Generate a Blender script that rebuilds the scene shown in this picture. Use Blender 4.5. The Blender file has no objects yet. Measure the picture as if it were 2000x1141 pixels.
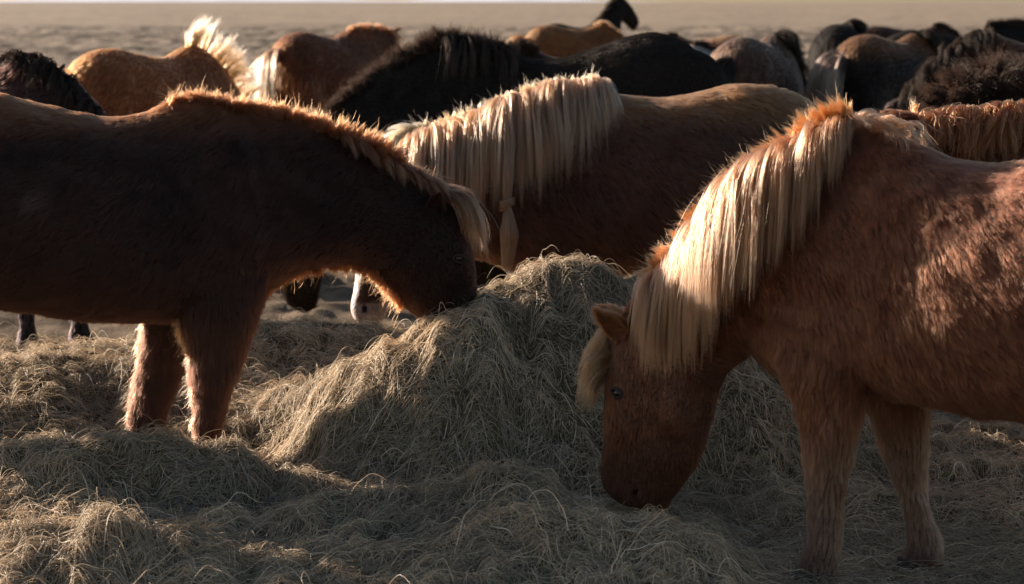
import bpy, math, random
import numpy as np
from mathutils import Vector, Matrix
from mathutils.kdtree import KDTree
from mathutils.bvhtree import BVHTree

rng = np.random.default_rng(7)
random.seed(7)
C = bpy.context.scene.collection
SC = bpy.context.scene

# ------------------------------------------------------------------ camera, light, exposure
CAM_H, F = 1.72, 3889.0
PITCH = math.atan(567.5 / F)
cam_d = bpy.data.cameras.new('camera'); cam = bpy.data.objects.new('camera', cam_d); C.objects.link(cam)
cam.location = (0, 0, CAM_H); cam.rotation_euler = (math.pi / 2 - PITCH, 0, 0)
cam_d.sensor_width = 36; cam_d.lens = 70.0; cam_d.clip_start = 0.1; cam_d.clip_end = 20000
cam_d.dof.use_dof = True; cam_d.dof.focus_distance = 6.6; cam_d.dof.aperture_fstop = 4.0
SC.camera = cam

SUN_EL, SUN_AZ = math.radians(17), math.radians(-57)      # azimuth from +Y (away), negative = to the left
world = bpy.data.worlds.new('World'); SC.world = world; world.use_nodes = True
wn = world.node_tree.nodes; bg = wn['Background']
sky = wn.new('ShaderNodeTexSky'); sky.sky_type = 'NISHITA'; sky.sun_disc = False
sky.sun_elevation = SUN_EL; sky.sun_rotation = SUN_AZ
sky.air_density = 1.0; sky.dust_density = 0.8; sky.ozone_density = 1.0
world.node_tree.links.new(sky.outputs[0], bg.inputs[0]); bg.inputs[1].default_value = 0.05
sun_d = bpy.data.lights.new('sun', 'SUN'); sun_d.energy = 5.0; sun_d.angle = math.radians(0.53); sun_d.color = (1.0, 0.85, 0.72)
sun = bpy.data.objects.new('sun', sun_d); C.objects.link(sun)
sdir = Vector((math.sin(SUN_AZ) * math.cos(SUN_EL), math.cos(SUN_AZ) * math.cos(SUN_EL), math.sin(SUN_EL)))
sun.rotation_euler = sdir.to_track_quat('Z', 'Y').to_euler(); sun.location = (-8, 6, 9)
SC.view_settings.view_transform = 'Standard'; SC.view_settings.look = 'None'
SC.view_settings.exposure = 1.28; SC.view_settings.gamma = 1.0; SC.view_settings.use_curve_mapping = False
SC.cycles.max_bounces = 7; SC.cycles.diffuse_bounces = 2; SC.cycles.glossy_bounces = 4
SC.cycles.transmission_bounces = 6; SC.cycles.transparent_max_bounces = 8
SC.cycles.use_denoising = True; SC.cycles.sample_clamp_indirect = 1.5
SC.cycles_curves.shape = 'RIBBONS'; SC.cycles_curves.subdivisions = 2

# ------------------------------------------------------------------ small maths helpers
def hash3(ix, iy, iz, seed):
    h = (ix.astype(np.int64) * 374761393 + iy.astype(np.int64) * 668265263 + iz.astype(np.int64) * 2147483647 + seed * 974634777) & 0xFFFFFFFF
    h = ((h ^ (h >> 13)) * 1274126177) & 0xFFFFFFFF
    h = (h ^ (h >> 16)) & 0xFFFFFFFF
    return h.astype(np.float64) / 4294967295.0
def noise3(p, scale=1.0, seed=0):
    q = np.asarray(p, float) / scale
    i = np.floor(q); f = q - i; u = f * f * (3 - 2 * f)
    i = i.astype(np.int64); r = 0
    for dx in (0, 1):
        for dy in (0, 1):
            for dz in (0, 1):
                w = (u[..., 0] if dx else 1 - u[..., 0]) * (u[..., 1] if dy else 1 - u[..., 1]) * (u[..., 2] if dz else 1 - u[..., 2])
                r = r + w * hash3(i[..., 0] + dx, i[..., 1] + dy, i[..., 2] + dz, seed)
    return r * 2 - 1
def n2(x, y, scale, seed=0):
    return noise3(np.stack([x, y, np.zeros_like(x)], -1), scale, seed)
def norm(v):
    return v / np.maximum(np.linalg.norm(v, axis=-1, keepdims=True), 1e-9)
def sstep(a, b, x):
    t = np.clip((x - a) / (b - a), 0, 1); return t * t * (3 - 2 * t)
def cmrom(K, n):
    K = np.asarray(K, float); m = len(K); P = np.vstack([2 * K[0] - K[1], K, 2 * K[-1] - K[-2]])
    out = []
    for i in range(m - 1):
        p0, p1, p2, p3 = P[i:i + 4]
        for t in np.linspace(0, 1, n, endpoint=False):
            out.append(.5 * ((2 * p1) + (-p0 + p2) * t + (2 * p0 - 5 * p1 + 4 * p2 - p3) * t * t + (-p0 + 3 * p1 - 3 * p2 + p3) * t ** 3))
    out.append(K[-1]); return np.array(out)
ct, st = math.cos(PITCH), math.sin(PITCH)
def ray(px, py):
    u = (px - 1000) / F; v = (570.5 - py) / F
    return np.array([u, ct + v * st, -st + v * ct])
def at(px, py, plane):
    """the point of the vertical plane (x0, Y0, slope) that the photograph shows at px, py"""
    x0, Y0, sl = plane; d = ray(px, py)
    t = (Y0 - sl * x0) / (d[1] - sl * d[0])
    return np.array([0, 0, CAM_H]) + d * t
def project(p):
    q = p - np.array([0, 0, CAM_H]); f = q[..., 1] * ct - q[..., 2] * st; up = q[..., 1] * st + q[..., 2] * ct
    f = np.maximum(f, 0.05)
    return 1000 + q[..., 0] / f * F, 570.5 - up / f * F

# ------------------------------------------------------------------ materials
def new_mat(name):
    m = bpy.data.materials.new(name); m.use_nodes = True; n = m.node_tree.nodes; n.clear()
    o = n.new('ShaderNodeOutputMaterial'); return m, n, m.node_tree.links, o
def N(nodes, t, **kw):
    x = nodes.new(t)
    for k, v in kw.items(): setattr(x, k, v)
    return x
def hair_mat(name, rough=.35, radial=.5, rand=.25, root=.55, coat=0.0, ior=1.55):
    m, n, l, o = new_mat(name)
    h = N(n, 'ShaderNodeBsdfHairPrincipled', model='CHIANG', parametrization='COLOR')
    a = N(n, 'ShaderNodeAttribute', attribute_name='col'); hi = N(n, 'ShaderNodeHairInfo')
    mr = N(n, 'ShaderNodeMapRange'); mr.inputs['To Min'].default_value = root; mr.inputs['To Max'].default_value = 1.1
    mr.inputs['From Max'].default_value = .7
    mx = N(n, 'ShaderNodeVectorMath', operation='SCALE')
    r2 = N(n, 'ShaderNodeMapRange'); r2.inputs['To Min'].default_value = 1 - rand; r2.inputs['To Max'].default_value = 1 + rand
    mm = N(n, 'ShaderNodeMath', operation='MULTIPLY')
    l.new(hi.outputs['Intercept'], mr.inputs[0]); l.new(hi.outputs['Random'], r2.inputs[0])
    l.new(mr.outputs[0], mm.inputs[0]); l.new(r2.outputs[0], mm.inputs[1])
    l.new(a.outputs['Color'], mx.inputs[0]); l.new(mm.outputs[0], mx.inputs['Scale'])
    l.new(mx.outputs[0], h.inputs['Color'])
    h.inputs['Roughness'].default_value = rough; h.inputs['Radial Roughness'].default_value = radial
    h.inputs['Coat'].default_value = coat; h.inputs['IOR'].default_value = ior; h.inputs['Random Roughness'].default_value = .2
    l.new(h.outputs[0], o.inputs[0]); return m
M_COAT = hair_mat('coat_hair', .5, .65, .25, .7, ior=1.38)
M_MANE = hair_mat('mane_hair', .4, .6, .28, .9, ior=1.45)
def skin_mat():
    m, n, l, o = new_mat('horse_skin')
    b = N(n, 'ShaderNodeBsdfPrincipled'); a = N(n, 'ShaderNodeAttribute', attribute_name='col')
    t = N(n, 'ShaderNodeTexNoise'); t.inputs['Scale'].default_value = 60; t.inputs['Detail'].default_value = 6
    mr = N(n, 'ShaderNodeMapRange'); mr.inputs['To Min'].default_value = .5; mr.inputs['To Max'].default_value = 1.3
    v = N(n, 'ShaderNodeVectorMath', operation='SCALE')
    l.new(t.outputs[0], mr.inputs[0]); l.new(a.outputs['Color'], v.inputs[0]); l.new(mr.outputs[0], v.inputs['Scale'])
    l.new(v.outputs[0], b.inputs['Base Color']); b.inputs['Roughness'].default_value = .85; b.inputs['Specular IOR Level'].default_value = .2
    bp = N(n, 'ShaderNodeBump'); bp.inputs['Strength'].default_value = .5; bp.inputs['Distance'].default_value = .004
    l.new(t.outputs[0], bp.inputs['Height']); l.new(bp.outputs[0], b.inputs['Normal'])
    l.new(b.outputs[0], o.inputs[0]); return m
M_SKIN = skin_mat()
def simple_mat(name, col, rough, spec=.5, var=.3, scale=40):
    m, n, l, o = new_mat(name); b = N(n, 'ShaderNodeBsdfPrincipled')
    t = N(n, 'ShaderNodeTexNoise'); t.inputs['Scale'].default_value = scale; t.inputs['Detail'].default_value = 5
    r = N(n, 'ShaderNodeValToRGB'); r.color_ramp.elements[0].position = .3; r.color_ramp.elements[1].position = .7
    r.color_ramp.elements[0].color = tuple(c * (1 - var) for c in col) + (1,); r.color_ramp.elements[1].color = tuple(min(1, c * (1 + var)) for c in col) + (1,)
    l.new(t.outputs[0], r.inputs[0]); l.new(r.outputs[0], b.inputs['Base Color'])
    b.inputs['Roughness'].default_value = rough; b.inputs['Specular IOR Level'].default_value = spec
    l.new(b.outputs[0], o.inputs[0]); return m
M_EYE = simple_mat('eyeball', (.006, .004, .003), .16, .5, .3, 30)
M_LID = simple_mat('eyelid', (.03, .017, .012), .6, .4)
M_HOOF = simple_mat('hoof_horn', (.07, .055, .045), .85, .2, .35, 60)
def straw_mat(name, tr=.35, gl=.13):
    m, n, l, o = new_mat(name)
    a = N(n, 'ShaderNodeAttribute', attribute_name='col'); hi = N(n, 'ShaderNodeHairInfo')
    d = N(n, 'ShaderNodeBsdfDiffuse'); t = N(n, 'ShaderNodeBsdfTranslucent'); g = N(n, 'ShaderNodeBsdfGlossy')
    g.inputs['Roughness'].default_value = .42; g.inputs['Color'].default_value = (.8, .78, .7, 1)
    x = N(n, 'ShaderNodeMixShader'); x.inputs[0].default_value = tr; y = N(n, 'ShaderNodeMixShader'); y.inputs[0].default_value = gl
    l.new(a.outputs['Color'], d.inputs[0]); l.new(a.outputs['Color'], t.inputs[0])
    l.new(d.outputs[0], x.inputs[1]); l.new(t.outputs[0], x.inputs[2]); l.new(x.outputs[0], y.inputs[1]); l.new(g.outputs[0], y.inputs[2])
    l.new(y.outputs[0], o.inputs[0]); return m
M_STRAW = straw_mat('hay_straw')
M_DCOAT = straw_mat('dark_coat_hair', .3, .05)
M_DMANE = straw_mat('dark_mane_hair', .4, .045)
M_HAYBASE = simple_mat('hay_mat', (.11, .08, .045), .95, .1, .6, 70)  # base kept dark to stand in for shade in the gaps between straws

# ------------------------------------------------------------------ object helpers
def mesh_obj(name, V, Fs, mat, parent=None, smooth=True, col=None):
    me = bpy.data.meshes.new(name)
    if isinstance(Fs, np.ndarray):
        nf, k = Fs.shape
        me.vertices.add(len(V)); me.vertices.foreach_set('co', np.asarray(V, np.float32).ravel())
        me.loops.add(nf * k); me.loops.foreach_set('vertex_index', Fs.ravel().astype(np.int32))
        me.polygons.add(nf); me.polygons.foreach_set('loop_start', np.arange(0, nf * k, k, dtype=np.int32))
        me.update(calc_edges=True)
    else:
        me.from_pydata([tuple(map(float, v)) for v in V], [], Fs)
    if smooth: me.polygons.foreach_set('use_smooth', np.ones(len(me.polygons), bool))
    if col is not None:
        a = me.attributes.new('col', 'FLOAT_COLOR', 'POINT'); a.data.foreach_set('color', np.c_[col, np.ones(len(col))].astype(np.float32).ravel())
    me.materials.append(mat)
    o = bpy.data.objects.new(name, me); C.objects.link(o); o.parent = parent
    return o
def curves_obj(name, P, rad, col, mat, parent=None):
    """P (n,k,3); rad (n,k) or (k,); col (n,3) or (n,k,3)"""
    n, k = P.shape[:2]
    hc = bpy.data.hair_curves.new(name); hc.add_curves([k] * n)
    hc.attributes['position'].data.foreach_set('vector', P.astype(np.float32).ravel())
    r = hc.attributes.new('radius', 'FLOAT', 'POINT'); r.data.foreach_set('value', np.broadcast_to(rad, (n, k)).astype(np.float32).ravel())
    dom = 'CURVE' if col.ndim == 2 else 'POINT'
    c = hc.attributes.new('col', 'FLOAT_COLOR', dom); cc = col.reshape(-1, 3)
    c.data.foreach_set('color', np.c_[cc, np.ones(len(cc))].astype(np.float32).ravel())
    hc.materials.append(mat)
    o = bpy.data.objects.new(name, hc); C.objects.link(o); o.parent = parent
    return o

# ------------------------------------------------------------------ horse anatomy
RN = 28
def loft(secs, lat, sub=5, flow=1.0, closed=True, fixlat=None):
    """secs rows: Ax Ay Az Bx By Bz halfwidth k ; ring from A (dorsal) to B (ventral)"""
    S = cmrom(secs, sub); th = np.linspace(0, 2 * math.pi, RN, endpoint=False)
    A, B, w, k = S[:, 0:3], S[:, 3:6], S[:, 6], S[:, 7]
    c = (A + B) / 2; v = (A - B) / 2
    u = np.cos(th); s = np.sin(th)
    L = np.broadcast_to(lat, A.shape)
    wid = w[:, None] * (1 - k[:, None] * u[None, :])
    V = c[:, None] + v[:, None] * u[None, :, None] + L[:, None] * (wid * np.sign(s) * np.abs(s) ** .9)[..., None]
    T = norm(np.gradient(c, axis=0)) * flow
    n = len(S); Vf = V.reshape(-1, 3); Fs = []
    for i in range(n - 1):
        for j in range(RN):
            a = i * RN + j; b = i * RN + (j + 1) % RN
            Fs.append((a, b, b + RN, a + RN))
    V2 = np.vstack([Vf, c[0] - .3 * (c[1] - c[0]), c[-1] + .3 * (c[-1] - c[-2])]); q = n * RN
    for j in range(RN):
        Fs.append((q, (j + 1) % RN, j)); Fs.append((q + 1, (n - 1) * RN + j, (n - 1) * RN + (j + 1) % RN))
    Tn = np.vstack([np.repeat(T, RN, 0), T[:1], T[-1:]])
    return V2, Fs, Tn
def blob(c, r, lat, fwd, n=12):
    """ellipsoid of muscle: radii along fwd, lateral, up"""
    V = []; Fs = []
    up = np.cross(fwd, lat); up = up / np.linalg.norm(up)
    if up[2] < 0: up = -up
    for i in range(n + 1):
        ph = math.pi * i / n
        for j in range(n * 2):
            t = math.pi * j / n
            V.append(np.array(c) + fwd * r[0] * math.sin(ph) * math.cos(t) + lat * r[1] * math.sin(ph) * math.sin(t) + up * r[2] * math.cos(ph))
    m = n * 2
    for i in range(n):
        for j in range(m):
            a = i * m + j; b = i * m + (j + 1) % m; Fs.append((a, b, b + m, a + m))
    return np.array(V), Fs, None
def ear_mesh(base, tip, side, r=.034, opn=None):
    """leaf shaped ear: crescent sections from base to tip; opn = direction of its opening"""
    base, tip = np.array(base, float), np.array(tip, float); ax = tip - base; H = np.linalg.norm(ax); ax /= H
    o = np.array(opn, float); o -= ax * o.dot(ax); o /= np.linalg.norm(o); s = np.cross(ax, o)
    prof = [(0, .72), (.12, .95), (.3, 1.0), (.5, .9), (.68, .66), (.83, .4), (.94, .17), (1.0, .03)]
    V = []; Fs = []; m = 9; rows = []
    for t, w in prof:
        c = base + ax * H * t + o * (-.15 * r + .25 * r * t * t * 2)
        row = []
        for j in range(m):                                   # outside arc
            a = math.pi * j / (m - 1) ; row.append(c + s * math.cos(a) * r * w - o * math.sin(a) * r * w * .95)
        for j in range(m - 2, 0, -1):                        # inside arc, hollow
            a = math.pi * j / (m - 1); row.append(c + s * math.cos(a) * r * w * .86 - o * (math.sin(a) * r * w * .62 - .0))
        rows.append(row)
    k = len(rows[0])
    for row in rows: V += row
    for i in range(len(rows) - 1):
        for j in range(k):
            a = i * k + j; b = i * k + (j + 1) % k; Fs.append((a, b, b + k, a + k))
    Fs.append(tuple(range((len(rows) - 1) * k, len(rows) * k)))
    V = np.array(V)
    Q = np.array([[a, b, c2, d] for (a, b, c2, d) in Fs[:-1]])
    return V, Q
def hoof_obj(parent, c, fwd, rx, h, mat=None):
    fwd = np.array([fwd[0], fwd[1], 0.]); fwd /= np.linalg.norm(fwd); lat = np.array([-fwd[1], fwd[0], 0])
    V = []; Fs = []; m = 16
    for (z, s, off) in ((0, 1.12, .018), (.012, 1.13, .018), (h * .5, 1.0, .008), (h, .86, 0), (h * 1.06, .7, 0)):
        for j in range(m):
            a = 2 * math.pi * j / m
            V.append(np.array(c) + fwd * (math.cos(a) * rx * s * 1.08 + off) + lat * math.sin(a) * rx * s + np.array([0, 0, z]))
    for i in range(4):
        for j in range(m):
            a = i * m + j; b = i * m + (j + 1) % m; Fs.append((a, b, b + m, a + m))
    Fs.append(tuple(range(m))[::-1]); Fs.append(tuple(range(4 * m, 5 * m)))
    return mesh_obj('hoof', V, Fs, mat or M_HOOF, parent)

class Horse:
    def __init__(s, name, base, rz=0.0):
        s.root = bpy.data.objects.new(name, None); C.objects.link(s.root); s.root.location = tuple(base); s.root.rotation_euler = (0, 0, rz)
        s.base = np.array(base, float); s.rz = rz
        c, n_ = math.cos(rz), math.sin(rz); s.R = np.array([[c, -n_, 0], [n_, c, 0], [0, 0, 1.]])
        s.V = []; s.F = []; s.T = []; s.nv = 0; s.ears = []
    def tag(s, label, group='horses of the herd'):
        s.root['label'] = label; s.root['category'] = 'horse'; s.root['group'] = group
    def world(s, p): return p @ s.R.T + s.base
    def local(s, p): return (p - s.base) @ s.R
    def add(s, part):
        V, Fs, T = part
        s.V.append(V); s.F += [tuple(i + s.nv for i in f) for f in Fs]; s.nv += len(V)
        if T is not None: s.T.append((V, T))
    def build(s, voxel, smooth, colfn, flowg=.55, warp=None, nostrils=(), skin_dark=.6, bump=.004):
        V = np.vstack(s.V)
        TV = np.vstack([a for a, b in s.T]); TT = np.vstack([b for a, b in s.T])
        if warp is not None:
            TT = norm(warp(TV + TT * .02) - warp(TV)); V = warp(V); TV = warp(TV)
        me = bpy.data.meshes.new('body'); me.from_pydata(V.tolist(), [], s.F); me.validate()
        o = bpy.data.objects.new('body', me); C.objects.link(o)
        m = o.modifiers.new('r', 'REMESH'); m.mode = 'VOXEL'; m.voxel_size = voxel; m.use_smooth_shade = True
        m = o.modifiers.new('s', 'SMOOTH'); m.factor = .5; m.iterations = smooth
        dg = bpy.context.evaluated_depsgraph_get(); ev = o.evaluated_get(dg); m2 = bpy.data.meshes.new_from_object(ev)
        n = len(m2.vertices); co = np.empty(n * 3, np.float32); m2.vertices.foreach_get('co', co); co = co.reshape(-1, 3).astype(float)
        nq = len(m2.polygons); vi = np.empty(len(m2.loops), np.int32); m2.loops.foreach_get('vertex_index', vi)
        nr = np.empty(n * 3, np.float32); m2.vertices.foreach_get('normal', nr); nr = nr.reshape(-1, 3).astype(float)
        bpy.data.objects.remove(o); bpy.data.meshes.remove(me)
        Q = vi.reshape(-1, 4)
        co += nr * (noise3(co, .11, 5) * bump * 1.5 + noise3(co, .045, 6) * bump)[:, None]
        s.bald = np.zeros(n)
        for (p, r, depth) in nostrils:
            d = np.linalg.norm(co - p, axis=1); f = np.clip(1 - d / r, 0, 1); co -= nr * (sstep(0, .8, f) * depth)[:, None]; s.bald = np.maximum(s.bald, (d < r * 1.15) * 1.0)
        kd = KDTree(len(TV))
        for i, p in enumerate(TV): kd.insert(p, i)
        kd.balance()
        idx = np.array([kd.find(p)[1] for p in co.tolist()])
        flow = TT[idx] + np.array([0, 0, -flowg]); flow += .12 * np.stack([noise3(co, .12, 11), noise3(co, .12, 12), noise3(co, .12, 13)], -1)
        s.col = colfn(co, nr); skin = s.col * skin_dark * (1 - .8 * s.bald[:, None])
        s.co, s.nr, s.Q, s.flow = co, nr, Q, flow
        allV, allQ, allc = [co], [Q], [skin]; off = n
        for (ev_, eq, ec) in s.ears:
            allV.append(ev_); allQ.append(eq + off); allc.append(np.tile(np.array(ec) * .7, (len(ev_), 1))); off += len(ev_)
        s.body = mesh_obj('body', np.vstack(allV), np.vstack(allQ), M_SKIN, s.root, col=np.vstack(allc))
        bpy.data.meshes.remove(m2)
        s.bvh = BVHTree.FromPolygons(co.tolist(), Q.tolist())
        # ears carry fur as well: keep their surface for the coat
        s.ear_data = s.ears
        return s
    def surface(s):
        co, nr, Q, fl, cl, bald = s.co, s.nr, s.Q, s.flow, s.col, s.bald
        for (v, q, c) in s.ear_data:
            n0 = len(co); ct_ = v.mean(0)
            a = v[q[:, 0]]; b = v[q[:, 1]]; d = v[q[:, 3]]; fn = np.cross(b - a, d - a)
            vn = np.zeros_like(v)
            for j in range(4): np.add.at(vn, q[:, j], fn)
            vn = norm(vn)
            if ((vn * (v - ct_)).sum()) < 0: vn = -vn
            ax = norm((v[-1] - v[0])[None])[0]
            co = np.vstack([co, v]); nr = np.vstack([nr, vn]); Q = np.vstack([Q, q + n0]); fl = np.vstack([fl, np.tile(ax, (len(v), 1))])
            cl = np.vstack([cl, np.tile(c, (len(v), 1))]); bald = np.r_[bald, np.full(len(v), .0)]
        return co, nr, Q, fl, cl, bald
    def coat(s, n, length, rad, lenfn=None, lift=.42, clump=.02, clumpy=.75, k=5, wig=.12, droop=.25, bald_pts=(), spread=.25):
        co, nr, Q, fl, cl, bald = s.surface()
        T = np.vstack([Q[:, [0, 1, 2]], Q[:, [0, 2, 3]]])
        a, b, c = co[T[:, 0]], co[T[:, 1]], co[T[:, 2]]
        area = np.linalg.norm(np.cross(b - a, c - a), axis=1); cen = s.world((a + b + c) / 3)
        fn = nr[T[:, 0]] @ s.R.T; tc = norm(np.array([0, 0, CAM_H]) - cen); f = (fn * tc).sum(1)
        px, py = project(cen); out = (px < -120) | (px > 2120) | (py > 1240)
        w = area * np.where(f > -.35, 1.0, .22) * np.where(out, .18, 1.0)
        w /= w.sum(); ti = rng.choice(len(T), n, p=w)
        r1, r2 = rng.random(n), rng.random(n); sw = r1 + r2 > 1; r1[sw] = 1 - r1[sw]; r2[sw] = 1 - r2[sw]; r0 = 1 - r1 - r2
        def ip(x): return x[T[ti, 0]] * r0[:, None] + x[T[ti, 1]] * r1[:, None] + x[T[ti, 2]] * r2[:, None]
        p = ip(co); nn = norm(ip(nr)); fw = ip(fl); col = ip(cl); bd = ip(bald[:, None])[:, 0]
        keep = bd < .5
        for (q, r) in bald_pts: keep &= np.linalg.norm(p - q, axis=1) > r
        p, nn, fw, col = p[keep], nn[keep], fw[keep], col[keep]; n = len(p)
        fw = norm(fw - nn * (fw * nn).sum(1, keepdims=True))
        L = length * (lenfn(p) if lenfn is not None else 1.0) * (.65 + .5 * rng.random(n)) * (1 + .25 * noise3(p, .07, 3))
        lf = lift * (1 + .5 * noise3(p, .05, 21)) + rng.normal(0, .08, n)
        sidev = np.cross(nn, fw); ang = noise3(p, .05, 22) * .35 + rng.normal(0, spread, n) * .6
        d = norm(fw * np.cos(lf)[:, None] + nn * np.sin(lf)[:, None] + sidev * ang[:, None])
        # clumps
        jit = np.stack([noise3(p, clump * 1.6, 31), noise3(p, clump * 1.6, 32), noise3(p, clump * 1.6, 33)], -1)
        cell = np.floor(p / clump + jit * .7).astype(np.int64); cell -= cell.min(0); key = (cell[:, 0] * 4096 + cell[:, 1]) * 4096 + cell[:, 2]
        _, inv, cnt = np.unique(key, return_inverse=True, return_counts=True)
        def mean(x): return np.stack([np.bincount(inv, x[:, i]) / cnt for i in range(3)], -1)[inv]
        off = mean(p) - p; cls = np.minimum(L / (length + 1e-9) * 1.6, 1.0); off *= cls[:, None]; lc = (.75 + .5 * rng.random(len(cnt)))[inv]; L = L * lc; dm = norm(mean(d)); d = norm(d * .6 + dm * .4)
        tone = (.70 + .60 * rng.random(len(cnt)))[inv]; col = col * tone[:, None]
        ph = rng.random((n, 3)) * 6.28; t = np.linspace(0, 1, k)
        P = p[:, None] - nn[:, None] * .003 + d[:, None] * (L[:, None] * t)[..., None]
        P += off[:, None] * (clumpy * t ** 1.3)[None, :, None]
        P[..., 2] -= droop * L[:, None] * t ** 2
        P += (np.sin(ph[:, None] + t[None, :, None] * 5) * (L[:, None] * wig * t)[..., None]) * .5
        # keep tips above the skin
        h = ((P - p[:, None]) * nn[:, None]).sum(-1); mn = .0015 + .1 * L[:, None] * t; P += nn[:, None] * np.maximum(mn - h, 0)[..., None] * (t > 0)[None, :, None]
        rr = rad * (1 - .75 * t ** 2)[None, :] * (.7 + .6 * rng.random(n))[:, None]
        return curves_obj('coat', P, rr, col, M_DCOAT if col.mean() < .022 else M_COAT, s.root)
    def strands(s, name, roots, dirs, L, nper, spread, colr, colt, rad=.0007, k=14, grav=.35, stiff=1.0, margin=.006, wave=.02, tipclump=.75, collide=True, noise=.1, mat=None, wind=(0, 0, 0), uneven=.25, avoid=()):
        """guides grown step by step under gravity, kept off the body, then filled with hairs that gather to each guide"""
        g = len(roots); P = np.zeros((g, k, 3)); P[:, 0] = roots; d = norm(np.array(dirs, float)); step = np.asarray(L) / (k - 1)
        wind = np.array(wind, float)
        for j in range(1, k):
            gg = grav * (j / k) ** .5 if stiff else grav
            d = norm(d * (1 - gg) + np.array([0, 0, -1.]) * gg + wind + rng.normal(0, noise, d.shape) * .35 + noise * np.stack([noise3(P[:, j - 1], .09, 41), noise3(P[:, j - 1], .09, 42), noise3(P[:, j - 1], .09, 43)], -1))
            q = P[:, j - 1] + d * step[:, None] if np.ndim(step) else P[:, j - 1] + d * step
            if collide:
                mg = margin * (1 + .5 * math.sin(j))
                for i in range(g):
                    loc, nr_, fi, ds = s.bvh.find_nearest(Vector(q[i]), .12)
                    if loc is not None:
                        l_ = np.array(loc); n_ = np.array(nr_); h = (q[i] - l_).dot(n_)
                        if h < mg: q[i] = l_ + n_ * mg
            for (ac, ar_, ad) in avoid:
                dv = q - ac; dl = np.linalg.norm(dv, axis=1); ins = dl < ar_; q[ins] += (np.array(ad) * .6 + norm(dv[ins]) * .4) * (ar_ - dl[ins])[:, None]
            d = norm(q - P[:, j - 1]); P[:, j] = q
        m = g * nper; gi = np.repeat(np.arange(g), nper); t = np.linspace(0, 1, k)
        lens = 1 - uneven * rng.random(m) ** 1.5
        G = P[gi]; tt = t[None] * lens[:, None] * (k - 1); i0 = np.minimum(tt.astype(int), k - 2); f = (tt - i0)[..., None]
        ar = np.arange(m)[:, None]; H = G[ar, i0] * (1 - f) + G[ar, i0 + 1] * f
        ns = max(1, nper // 8); so = rng.normal(0, 1, (g, ns, 3)); so = so / np.linalg.norm(so, axis=2, keepdims=True) * rng.random((g, ns, 1)) ** .5 * spread
        sl = rng.uniform(.72, 1.0, (g, ns)); sp = rng.random((g, ns, 1, 3)) * 6.28; si = rng.integers(0, ns, m); off = so[gi, si]
        H = G[:, :1] + (H - G[:, :1]) * sl[gi, si][:, None, None]
        H = H + off[:, None] * (1 - tipclump * .75 * t ** 1.2)[None, :, None] + np.sin(sp[gi, si] + t[None, :, None] * 4) * (wave * 1.3 * t)[None, :, None]
        sm = rng.normal(0, 1, (m, 3)) * min(.0035, spread * .3); H = H + sm[:, None] * (1 - .7 * t)[None, :, None]
        ph = rng.random((m, 3)) * 6.28; fq = 4 + 8 * rng.random((m, 1, 3))
        H += np.sin(ph[:, None] + t[None, :, None] * fq) * wave * t[None, :, None] * (.4 + rng.random((m, 1, 1)))
        fly = rng.random(m) < .06; H[fly] += (rng.normal(0, 1, (fly.sum(), 1, 3)) * .025) * (t ** 1.5)[None, :, None]
        cr = colr(G[:, 0]) if callable(colr) else np.tile(colr, (m, 1)); ctp = np.tile(colt, (m, 1)) if not callable(colt) else colt(G[:, 0])
        tone = (.88 + .24 * rng.random(g))[gi] * (.8 + .4 * rng.random(m))
        u = sstep(.0, .5, t)[None, :, None]
        col = (cr[:, None] * (1 - u) + ctp[:, None] * u) * tone[:, None, None]
        rr = rad * (1 - .8 * t ** 3)[None] * (.7 + .6 * rng.random(m))[:, None]
        return curves_obj(name, H, rr, col, mat or (M_DMANE if col.mean() < .0435 else M_MANE), s.root)
    def eye(s, p, out, r=.021):
        me = blob(p, (r, r, r), np.array([0, 1., 0]), np.array([1., 0, 0]), 10)
        mesh_obj('eye', me[0], me[1], M_EYE, s.root)
    def hit(s, px, py):
        d = ray(px, py) @ s.R; o = s.local(np.array([0, 0, CAM_H])); loc, nr_, i, ds = s.bvh.ray_cast(Vector(o), Vector(d / np.linalg.norm(d)))
        return None if loc is None else (np.array(loc), np.array(nr_))

def pixel_sections(rows, plane, base):
    out = []
    for r in rows:
        ax, ay, bx, by, w, k = r[:6]; pl = plane if len(r) < 7 else (plane[0], plane[1] + r[6], plane[2])
        out.append(np.r_[at(ax, ay, pl) - base, at(bx, by, pl) - base, w, k])
    return np.array(out)
def lat_of(plane):
    v = np.array([-plane[2], 1, 0.]); return v / np.linalg.norm(v)

# ------------------------------------------------------------------ ground heights
def bump(x, y, cx, cy, sx, sy, rot, h):
    c, s_ = math.cos(rot), math.sin(rot); u = (x - cx) * c + (y - cy) * s_; v = -(x - cx) * s_ + (y - cy) * c
    return h * np.exp(-(u / sx) ** 2 - (v / sy) ** 2)
def ground_h(x, y):
    z = .03 * n2(x, y, 3.0, 1) * sstep(3, 8, y) + .012 * n2(x, y, .5, 2)
    z = z - .055 * sstep(.4, .8, x) * (1 - sstep(6.4, 7, y))
    far = sstep(45, 60, y) * (1 - sstep(120, 170, y))
    z = z + far * .12 * (sstep(.0, .5, n2(x, y * .7, .5, 3) + .5 * n2(x, y, 1.7, 4)))
    z = z + sstep(8.5, 9.5, y) * (1 - sstep(18, 30, y)) * (.022 * n2(x, y, .09, 7) + .03 * np.maximum(n2(x, y, .2, 18), 0)); near = sstep(9, 12, y) * (1 - sstep(40, 70, y)); z = z + near * (.03 * np.abs(n2(x, y, .5, 5)) + .03 * n2(x, y, .22, 6))
    return z
MX = np.array([-1.5, -1.0, -.78, -.5, -.3, -.12, .1, .28, .38, .55, .9, 1.25, 1.5, 2.2])
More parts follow.
